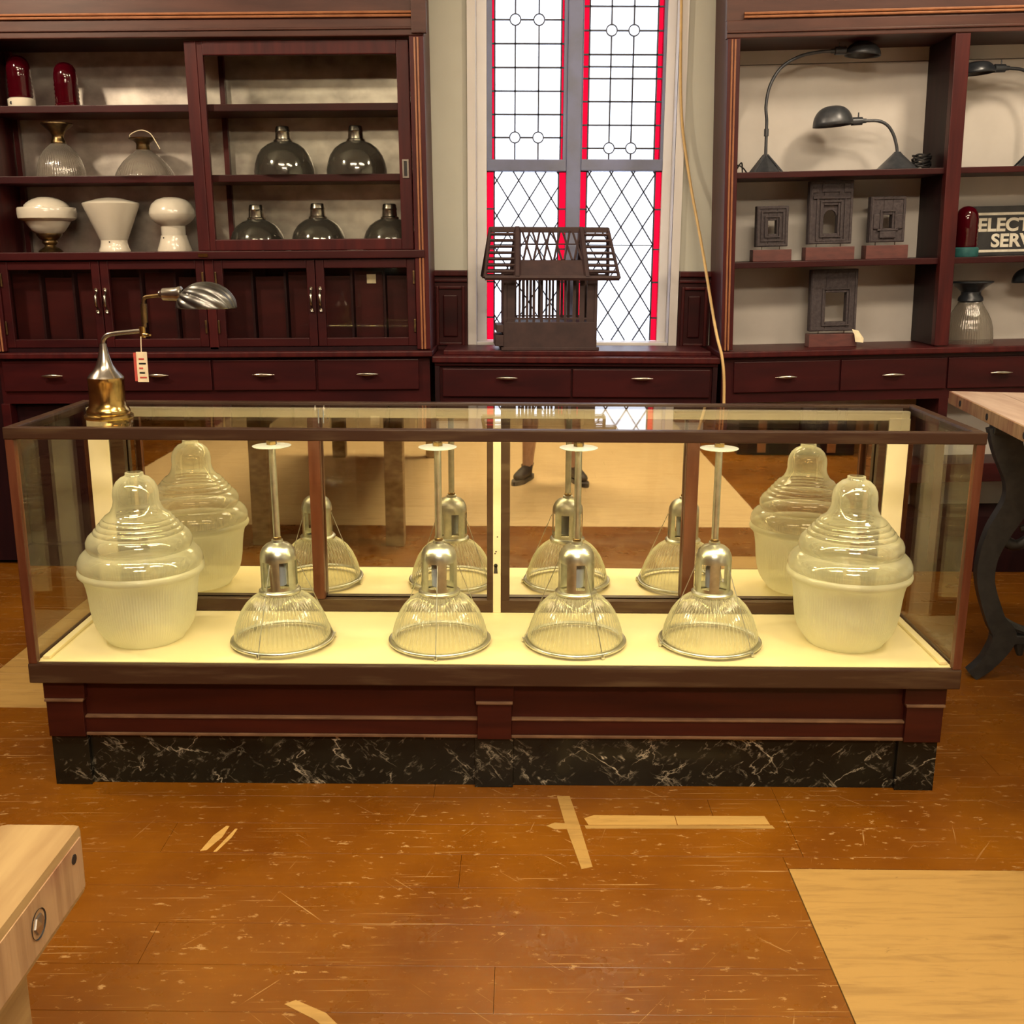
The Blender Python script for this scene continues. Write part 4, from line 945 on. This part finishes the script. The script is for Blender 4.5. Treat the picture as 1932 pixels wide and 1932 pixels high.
def carved(x, z, w, h, ox, oz, ow, oh, sw, shh, lab, glab, style):
    y = 2.23
    t = thing('carved_frame', lab, 'carving', onR(x, y, z), FR.rot(), 'carved window frames on stands')
    th = 0.022; g = 0.012
    MB().box(-sw/2, sw/2, -0.035, 0.035, 0, shh, 0.002).build('stand', STAND, t)
    for s in (-1, 1): MB().tube([(s*w*0.28, 0, shh-0.002), (s*w*0.28, 0, shh+g+0.004)], 0.002, 6).build('pin', NICKEL, t)
    z0 = shh+g; b = MB()
    x0, x1, zz0, zz1 = -w/2, w/2, z0, z0+h; a0, a1, c0, c1 = ox-ow/2, ox+ow/2, z0+oz, z0+oz+oh
    b.box(x0, a0, -th, th, zz0, zz1, 0.003).box(a1, x1, -th, th, zz0, zz1, 0.003).box(a0, a1, -th, th, zz0, c0, 0.002).box(a0, a1, -th, th, c1, zz1, 0.002)
    fr = b.build('frame', CARVE, t)
    b = MB()
    for k in range(style):
        e = 0.010+k*0.016; 
        if a0-e-0.006 < x0+0.006 or c0-e-0.006 < zz0: break
        b.frame(a0-e-0.006, a1+e+0.006, c0-e-0.006, c1+e*1.3+0.006, 0.006, -th-0.007+k*0.001, -th+0.001)
    b.frame(x0+0.004, x1-0.004, zz0+0.004, zz1-0.004, 0.008, -th-0.004, -th+0.001)
    b.build('carved_moulding', CARVE, t)
    return t, z0
carved(0.222, 0.372, 0.138, 0.172, 0.0, 0.055, 0.036, 0.056, 0.168, 0.050, 'smallest carved dark wood frame, left on the right-hand middle shelf', '', 3)
c2, zc = carved(0.473, 0.372, 0.188, 0.265, 0.0, 0.045, 0.062, 0.118, 0.212, 0.056, 'tallest carved frame with arched opening, centre of right-hand middle shelf', '', 3)
b = MB(); a = [( -0.032, zc+0.166), (0.032, zc+0.166), (0.032, zc+0.125)] + [(0.026*math.cos(k*PI/10), zc+0.118+0.026*math.sin(k*PI/10)) for k in range(11)] + [(-0.032, zc+0.125)]
b.prism(a, -0.010, 0.010, 'y').build('arch_head', CARVE, c2)
b = MB().box(-0.08, 0.08, -0.030, -0.021, zc+0.190, zc+0.200).box(-0.042, 0.036, -0.028, -0.021, zc+0.218, zc+0.248).box(0.052, 0.082, -0.028, -0.021, zc+0.216, zc+0.250).box(-0.082, -0.058, -0.028, -0.021, zc+0.216, zc+0.250).build('relief_blocks', CARVE, c2)
c3, zc = carved(0.720, 0.372, 0.152, 0.192, 0.0, 0.060, 0.038, 0.056, 0.182, 0.058, 'eroded carved frame with small niche nearest the shelf divider', '', 1)
MB().box(-0.036, 0.034, -0.036, -0.021, zc+0.018, zc+0.046, 0.003).box(-0.046, 0.044, -0.034, -0.021, zc+0.048, zc+0.056, 0.002).box(-0.064, -0.036, -0.030, -0.021, zc+0.055, zc+0.12, 0.006).box(0.034, 0.064, -0.030, -0.021, zc+0.055, zc+0.12, 0.006).build('relief_blocks', CARVE, c3)
c4, zc = carved(0.503, -0.004, 0.205, 0.268, 0.010, 0.040, 0.092, 0.128, 0.212, 0.056, 'black wooden window frame with price tag on the bottom right shelf', '', 1)
pt = MB(); v = [pt.bm.verts.new(p) for p in ((0.082, -0.036, 0.075), (0.110, -0.038, 0.068), (0.128, -0.060, 0.036), (0.126, -0.064, 0.018), (0.092, -0.060, 0.022), (0.090, -0.050, 0.052))]
vb = [pt.bm.verts.new(p.co + Vector((0, 0.001, 0.001))) for p in v]; pt.bm.faces.new(v); pt.bm.faces.new(vb[::-1])
for i in range(6): j = (i+1) % 6; pt.bm.faces.new((v[i], vb[i], vb[j], v[j]))
pt.build('price_tag', PAPER, c4)
beacon(onR(1.073, 2.235, 0.372), FR.rot(), 'dark red beacon on a teal base beside the electric sign', TEAL)
# sign
sg = thing('metal_sign', 'black enamel sign with white raised lettering reading ELECTRIC SERVICE', 'sign', onR(1.345, 2.345, 0.372), FR.rot())
MB().box(-0.215, 0.275, -0.006, 0.006, 0.0, 0.215, 0.003).build('plate', SIGNB, sg)
for z in (0.016, 0.176): MB().box(-0.206, 0.266, -0.0075, -0.0055, z, z+0.011).build('border_line', SIGNW, sg)
def text(s, size, x, z, y, parent, mat, name, rot=(PI/2, 0, 0), ext=0.0012, off=0.0, sx=1.0):
    cu = bpy.data.curves.new(name, 'FONT'); cu.body = s; cu.size = size; cu.extrude = ext; cu.offset = off
    tmp = bpy.data.objects.new(name, cu); COL.objects.link(tmp)
    dg = bpy.context.evaluated_depsgraph_get(); me = bpy.data.meshes.new_from_object(tmp.evaluated_get(dg))
    bpy.data.objects.remove(tmp); bpy.data.curves.remove(cu)
    me.materials.clear(); me.materials.append(mat)
    o = bpy.data.objects.new(name, me); COL.objects.link(o); o.parent = parent
    o.location = (x, y, z); o.rotation_euler = rot; o.scale = (sx, 1, 1); return o
text('ELECTRIC', 0.078, -0.182, 0.108, -0.0072, sg, SIGNW, 'lettering', off=0.0026, sx=1.06)
text('SERVICE', 0.078, -0.118, 0.040, -0.0072, sg, SIGNW, 'lettering', off=0.0026, sx=1.06)
oldpendant(onR(1.120, 2.25, -0.004), FR.rot(), 'bell-shaped glass pendant with flared black cap, bottom right shelf',
    [(0.106, 0.0), (0.105, 0.03), (0.101, 0.065), (0.092, 0.100), (0.078, 0.130), (0.062, 0.155), (0.052, 0.172), (0.048, 0.184)],
    [(0.048, 0.178), (0.054, 0.186), (0.052, 0.198), (0.042, 0.212), (0.042, 0.224), (0.056, 0.240), (0.076, 0.254), (0.092, 0.264), (0.092, 0.270), (0.0004, 0.272)], BLKM)
gooseneck(1.62, -0.004, 'low black gooseneck lamp at the far right of the bottom shelf', [(0, 0, 0.075), (-0.004, 0, 0.15), (-0.03, 0, 0.23), (-0.075, 0, 0.275), (-0.13, 0, 0.290)], (-0.245, 0, 0.262), (-1, 0, -0.03), (0.075, 0.062, 1.0), BLKM, False, -1)

# ------------------------------------------------------------------ iron-legged tables
def iron_table(loc, rz, lab, length, width, z_top, thick=0.045, grp='iron-legged workshop tables'):
    """origin at the far left corner on the floor; x to the right, -y towards the viewer"""
    t = thing('iron_table', lab, 'table', loc, (0, 0, rz), grp)
    nb = 5; w = width/nb
    for k in range(nb):
        MB().box(k*w+0.001, (k+1)*w-0.001, -length+0.06, -0.05, z_top-thick, z_top, 0.004).build('top_board', BLEACHP, t)
    e = MB().box(0, width, -0.05, 0, z_top-thick, z_top, 0.004).build('end_board', BLEACHP, t)
    MB().box(0, width, -length, -length+0.06, z_top-thick, z_top, 0.004).build('end_board', BLEACHP, t)
    sd = MB().box(-0.006, 0.001, -length, 0, z_top-thick, z_top-0.001, 0.002).build('side_edge', ENDG, t)
    for y in (-0.16, -0.48, -0.85, -1.2): 
        if y > -length: MB().disc(0.011, -0.0015, 0.0015, (-0.0065, y, z_top-thick*0.55), 16, 'x').build('bolt_hole', RUBBER, sd)
    for yc in (-0.52, -length+0.35):
        ctr = width/2
        lg = t
        fr = bpy.data.objects.new('leg_frame', None); COL.objects.link(fr); fr.parent = t; fr.location = (0, yc, 0)
        for s in (0, 1):
            def X(u): return u if s == 0 else width-u
            ctrl = [(0.035, z_top-thick), (0.055, 0.80), (0.098, 0.70), (0.100, 0.62), (0.055, 0.52), (0.030, 0.43), (0.032, 0.34), (0.075, 0.22), (0.110, 0.155), (0.070, 0.065), (0.020, 0.012)]
            wd = [0.050, 0.046, 0.044, 0.042, 0.038, 0.030, 0.028, 0.030, 0.040, 0.026, 0.020]
            cen = spline([(X(u), 0, z) for u, z in ctrl], 6); m = len(cen)
            b = MB(); L_, R_ = [], []
            for i, p in enumerate(cen):
                tt = (cen[min(i+1, m-1)]-cen[max(i-1, 0)]).normalized(); nn = Vector((tt.z, 0, -tt.x))
                k = i/6; k0 = min(int(k), len(wd)-2); wv = wd[k0]+(wd[k0+1]-wd[k0])*(k-k0)
                L_.append(p+nn*wv); R_.append(p-nn*wv)
            for i in range(m-1):
                q4 = [L_[i], L_[i+1], R_[i+1], R_[i]]
                fv = [b.bm.verts.new((p.x, -0.022, p.z)) for p in q4]; bv = [b.bm.verts.new((p.x, 0.022, p.z)) for p in q4]
                b.bm.faces.new(fv); b.bm.faces.new(bv[::-1])
                for j in range(4):
                    if j in (1, 3) and 0 < i < m-2: continue
                    jj = (j+1) % 4; b.bm.faces.new((fv[j], bv[j], bv[jj], fv[jj]))
            bmesh.ops.remove_doubles(b.bm, verts=b.bm.verts, dist=1e-5)
            lo = b.build('leg', IRON, fr)
            sp = [(X(0.055), 0.50), (X(0.115), 0.475), (X(0.155), 0.500), (X(0.150), 0.535), (X(0.125), 0.53)]
            MB().tube(spline([(u, 0, z) for u, z in sp], 6), [0.02]*6+[0.018]*6+[0.016]*6+[0.012]*7, 10).build('scroll', IRON, lo, 50)
        b = MB().box(0.10, width-0.10, -0.02, 0.02, 0.130, 0.165, 0.006).tube(spline([(0.10, 0, 0.21), (0.15, 0, 0.185), (0.22, 0, 0.165)], 5), 0.016, 8)
        b.tube([(0.165, 0, 0.135), (0.172, 0, 0.09)], [0.022, 0.010], 10); b.build('stretcher', IRON, fr)
        MB().box(0.0, width, -0.03, 0.03, z_top-thick-0.025, z_top-thick, 0.003).build('top_bracket', IRON, fr)
    return t
iron_table((1.662, 1.36, 0), -0.12, 'bleached plank table on curved black iron legs right of the case', 2.0, 0.85, 0.92)

def plank_table():
    zt, th = 0.75, 0.09
    t = thing('wooden_table', 'pale thick-topped wooden table in the near left corner', 'table', (-0.855, -2.75, 0))
    x0, x1, y0, y1 = -0.40, 0.396, -1.27, 1.28
    for k in range(4):
        w = (x1-x0-0.10)/4; MB().box(x0+k*w+0.0008, x0+(k+1)*w-0.0008, y0, y1-0.11, zt-th, zt, 0.004).build('top_board', BLEACH, t)
    MB().box(x0, x1-0.10, y1-0.109, y1, zt-th, zt, 0.005).build('end_board', BLEACH, t)
    ed = MB().box(x1-0.099, x1, y0, y1, zt-th, zt, 0.010).build('edge_board', BLEACH, t, 40)
    fc = MB().box(x1-0.001, x1+0.0015, y0+0.02, y1-0.012, zt-th+0.012, zt-0.012).build('edge_face', ENDG, ed)
    for y, z, r in ((y1-0.135, zt-0.045, 0.017), (y1-0.40, zt-0.045, 0.017), (y1-0.7, zt-0.045, 0.017)):
        MB().lathe([(r, 0.003), (r-0.002, 0.0), (0.0004, -0.001)], 24, (x1, y, z), axis='x').build('bolt_hole', RUBBER, ed, 40)
        MB().lathe([(r-0.005, 0.0), (r-0.006, 0.004), (0.0004, 0.006)], 6, (x1, y, z), axis='x').build('bolt', BOLT, ed)
    MB().disc(0.006, 0, 0.0025, (x1, y1-0.035, zt-0.028), 14, 'x').build('bolt_hole', RUBBER, ed)
    for sx in (0, 1):
        for yy in (y1-0.135, y0+0.10):
            cx = (x0+0.055) if sx == 0 else (x1-0.085)
            MB().box(cx-0.045, cx+0.045, yy-0.045, yy+0.045, 0, zt-th, 0.004).build('leg', BLEACH, t)
    for sx in (x0+0.03, x1-0.16): MB().box(sx, sx+0.03, y0+0.14, y1-0.32, zt-th-0.10, zt-th, 0.003).build('apron', BLEACH, t)
plank_table()

# dark trunk behind the viewer, seen only in the mirror
tr_ = thing('storage_chest', 'dark chest with tan straps on the floor, seen in the case mirror', 'chest', (2.05, -4.35, 0))
TAN = solid('tan_leather', (0.36, 0.14, 0.05), 0.5)
MB().box(-0.42, 0.42, -0.28, 0.28, 0.0, 0.40, 0.012).build('body', DARKIN, tr_)
MB().box(-0.43, 0.43, -0.29, 0.29, 0.405, 0.50, 0.02).build('lid', DARKIN, tr_)
for x in (-0.25, 0.25): MB().box(x-0.03, x+0.03, 0.275, 0.296, 0.02, 0.50, 0.003).build('strap', TAN, tr_)

# ------------------------------------------------------------------ person holding the camera, feet seen in the mirror
def skinned(name, joints, edges, mat, parent, sub=2):
    me = bpy.data.meshes.new(name); me.from_pydata([j[:3] for j in joints], edges, []); me.update()
    o = bpy.data.objects.new(name, me); COL.objects.link(o)
    s = o.modifiers.new('s', 'SKIN'); s.use_smooth_shade = True
    for v, j in zip(me.skin_vertices[0].data, joints): v.radius = (j[3], j[4] if len(j) > 4 else j[3])
    me.skin_vertices[0].data[0].use_root = True
    u = o.modifiers.new('u', 'SUBSURF'); u.levels = sub; u.render_levels = sub
    dg = bpy.context.evaluated_depsgraph_get(); m2 = bpy.data.meshes.new_from_object(o.evaluated_get(dg)); bpy.data.objects.remove(o)
    m2.materials.clear(); m2.materials.append(mat)
    for p in m2.polygons: p.use_smooth = True
    q = bpy.data.objects.new(name, m2); COL.objects.link(q); q.parent = parent; return q
PX, PY = 0.265, -3.16
person = thing('person', 'person in dark shorts and black sneakers taking the photo, seen in the mirror', 'person', (PX, PY, 0))
J = [(0, 0, 0.95, 0.15, 0.11), (0, 0.0, 1.12, 0.13, 0.10), (0, 0.0, 1.32, 0.16, 0.10), (0, 0.01, 1.44, 0.09, 0.08), (0, 0.02, 1.52, 0.055), (0, 0.04, 1.62, 0.078, 0.09), (0, 0.04, 1.72, 0.06, 0.075),
     (-0.10, 0, 0.88, 0.085), (-0.125, 0.02, 0.50, 0.055), (-0.13, 0.0, 0.36, 0.056), (-0.145, -0.01, 0.10, 0.036), (-0.150, 0.0, 0.055, 0.036),
     (0.10, 0, 0.88, 0.085), (0.125, 0.02, 0.50, 0.055), (0.135, 0.0, 0.36, 0.056), (0.150, 0.02, 0.10, 0.036), (0.155, 0.03, 0.055, 0.036),
     (-0.17, 0, 1.40, 0.055), (-0.24, 0.08, 1.17, 0.043), (-0.255, 0.26, 1.27, 0.036), (-0.225, 0.375, 1.355, 0.026), (-0.220, 0.415, 1.385, 0.030),
     (0.17, 0, 1.40, 0.055), (0.20, 0.10, 1.17, 0.043), (0.02, 0.27, 1.27, 0.036), (-0.120, 0.375, 1.355, 0.026), (-0.150, 0.415, 1.385, 0.030)]
E_ = [(0, 1), (1, 2), (2, 3), (3, 4), (4, 5), (5, 6), (0, 7), (7, 8), (8, 9), (9, 10), (10, 11), (0, 12), (12, 13), (13, 14), (14, 15), (15, 16), (2, 17), (17, 18), (18, 19), (19, 20), (20, 21), (2, 22), (22, 23), (23, 24), (24, 25), (25, 26)]
body = skinned('body', J, E_, SKIN, person)
skinned('t_shirt', [(0, 0, 1.00, 0.165, 0.125), (0, 0, 1.15, 0.15, 0.12), (0, 0, 1.33, 0.178, 0.118), (0, 0.01, 1.44, 0.10, 0.09), (-0.18, 0, 1.40, 0.07), (-0.22, 0.045, 1.26, 0.062), (0.18, 0, 1.40, 0.07), (0.195, 0.055, 1.26, 0.062)], [(0, 1), (1, 2), (2, 3), (2, 4), (4, 5), (2, 6), (6, 7)], SHIRT, person)
skinned('shorts', [(0, 0, 1.0, 0.165, 0.125), (0, 0, 0.93, 0.17, 0.13), (-0.105, 0, 0.86, 0.105), (-0.125, 0.015, 0.56, 0.092), (0.105, 0, 0.86, 0.105), (0.125, 0.015, 0.56, 0.092)], [(0, 1), (1, 2), (2, 3), (1, 4), (4, 5)], SHORTS, person)
skinned('hair', [(0, 0.025, 1.70, 0.088, 0.10), (0, 0.02, 1.745, 0.075, 0.085), (0, -0.02, 1.64, 0.070, 0.05)], [(0, 1), (0, 2)], HAIR, person)
for s in (-1, 1):
    MB().lathe([(0.0004, -0.010), (0.010, 0), (0.0004, 0.010)], 12, (s*0.032, 0.122, 1.645)).build('eye', ENAM, person, 60)
    skinned('ear', [(s*0.080, 0.035, 1.61, 0.010, 0.016), (s*0.086, 0.03, 1.65, 0.010, 0.018)], [(0, 1)], SKIN, person, 1)
skinned('nose', [(0, 0.118, 1.645, 0.009), (0, 0.138, 1.605, 0.014)], [(0, 1)], SKIN, person, 1)
MB().box(-0.024, 0.024, 0.118, 0.126, 1.566, 1.574, 0.003).build('mouth', TAGRED, person)
def hand(ox, oy, oz, s):
    for k in range(4): skinned('finger', [(ox, oy-0.01, oz+0.018*k-0.02, 0.009), (ox-s*0.012, oy+0.035, oz+0.020*k-0.018, 0.009), (ox+s*0.010, oy+0.055+0.004*(k in (1, 2)), oz+0.020*k-0.016, 0.008), (ox+s*0.032, oy+0.060, oz+0.020*k-0.014, 0.0075)], [(0, 1), (1, 2), (2, 3)], SKIN, person, 1)
    skinned('thumb', [(ox, oy-0.01, oz-0.02, 0.011), (ox+s*0.02, oy+0.006, oz-0.012, 0.010), (ox+s*0.045, oy+0.018, oz+0.004, 0.009)], [(0, 1), (1, 2)], SKIN, person, 1)
hand(-0.245, 0.415, 1.385, 1); hand(-0.150+0.025, 0.415, 1.385, -1)
for s, fx, fy, rz in ((-1, -0.150, 0.0, 0.42), (1, 0.155, 0.03, -0.30)):
    sh_ = bpy.data.objects.new('sneaker', None); COL.objects.link(sh_); sh_.parent = person; sh_.location = (fx, fy, 0); sh_.rotation_euler = (0, 0, rz)
    out = [(0.040*c_, 0.055+0.155*s_) for c_, s_ in [(math.cos(k*PI/14)*(1.0 if math.sin(k*PI/14) > 0 else 0.85), math.sin(k*PI/14)) for k in range(28)]]
    out = [(x*(1.15 if y > 0.09 else 0.95), y) for x, y in out]
    MB().prism(out, 0.0, 0.026, 'z').build('sole', SOLE, sh_)
    skinned('upper', [(0, -0.035, 0.060, 0.038, 0.040), (0, 0.03, 0.062, 0.040, 0.040), (0, 0.10, 0.048, 0.044, 0.028), (0, 0.165, 0.040, 0.038, 0.022), (0, -0.020, 0.105, 0.044, 0.044)], [(0, 1), (1, 2), (2, 3), (0, 4)], SHOE, sh_, 2)
ph = thing('phone', 'black mobile phone held up in both hands by the person', 'phone', (0.062, -2.665, 1.34))
MB().box(-0.038, 0.038, 0.004, 0.0125, 0.0, 0.155, 0.003).build('body', RUBBER, ph)
MB().lathe([(0.007, 0), (0.007, 0.0015), (0.0004, 0.0015)], 16, (-0.024, 0.0125, 0.135), axis='y').build('lens', BLKM, ph)
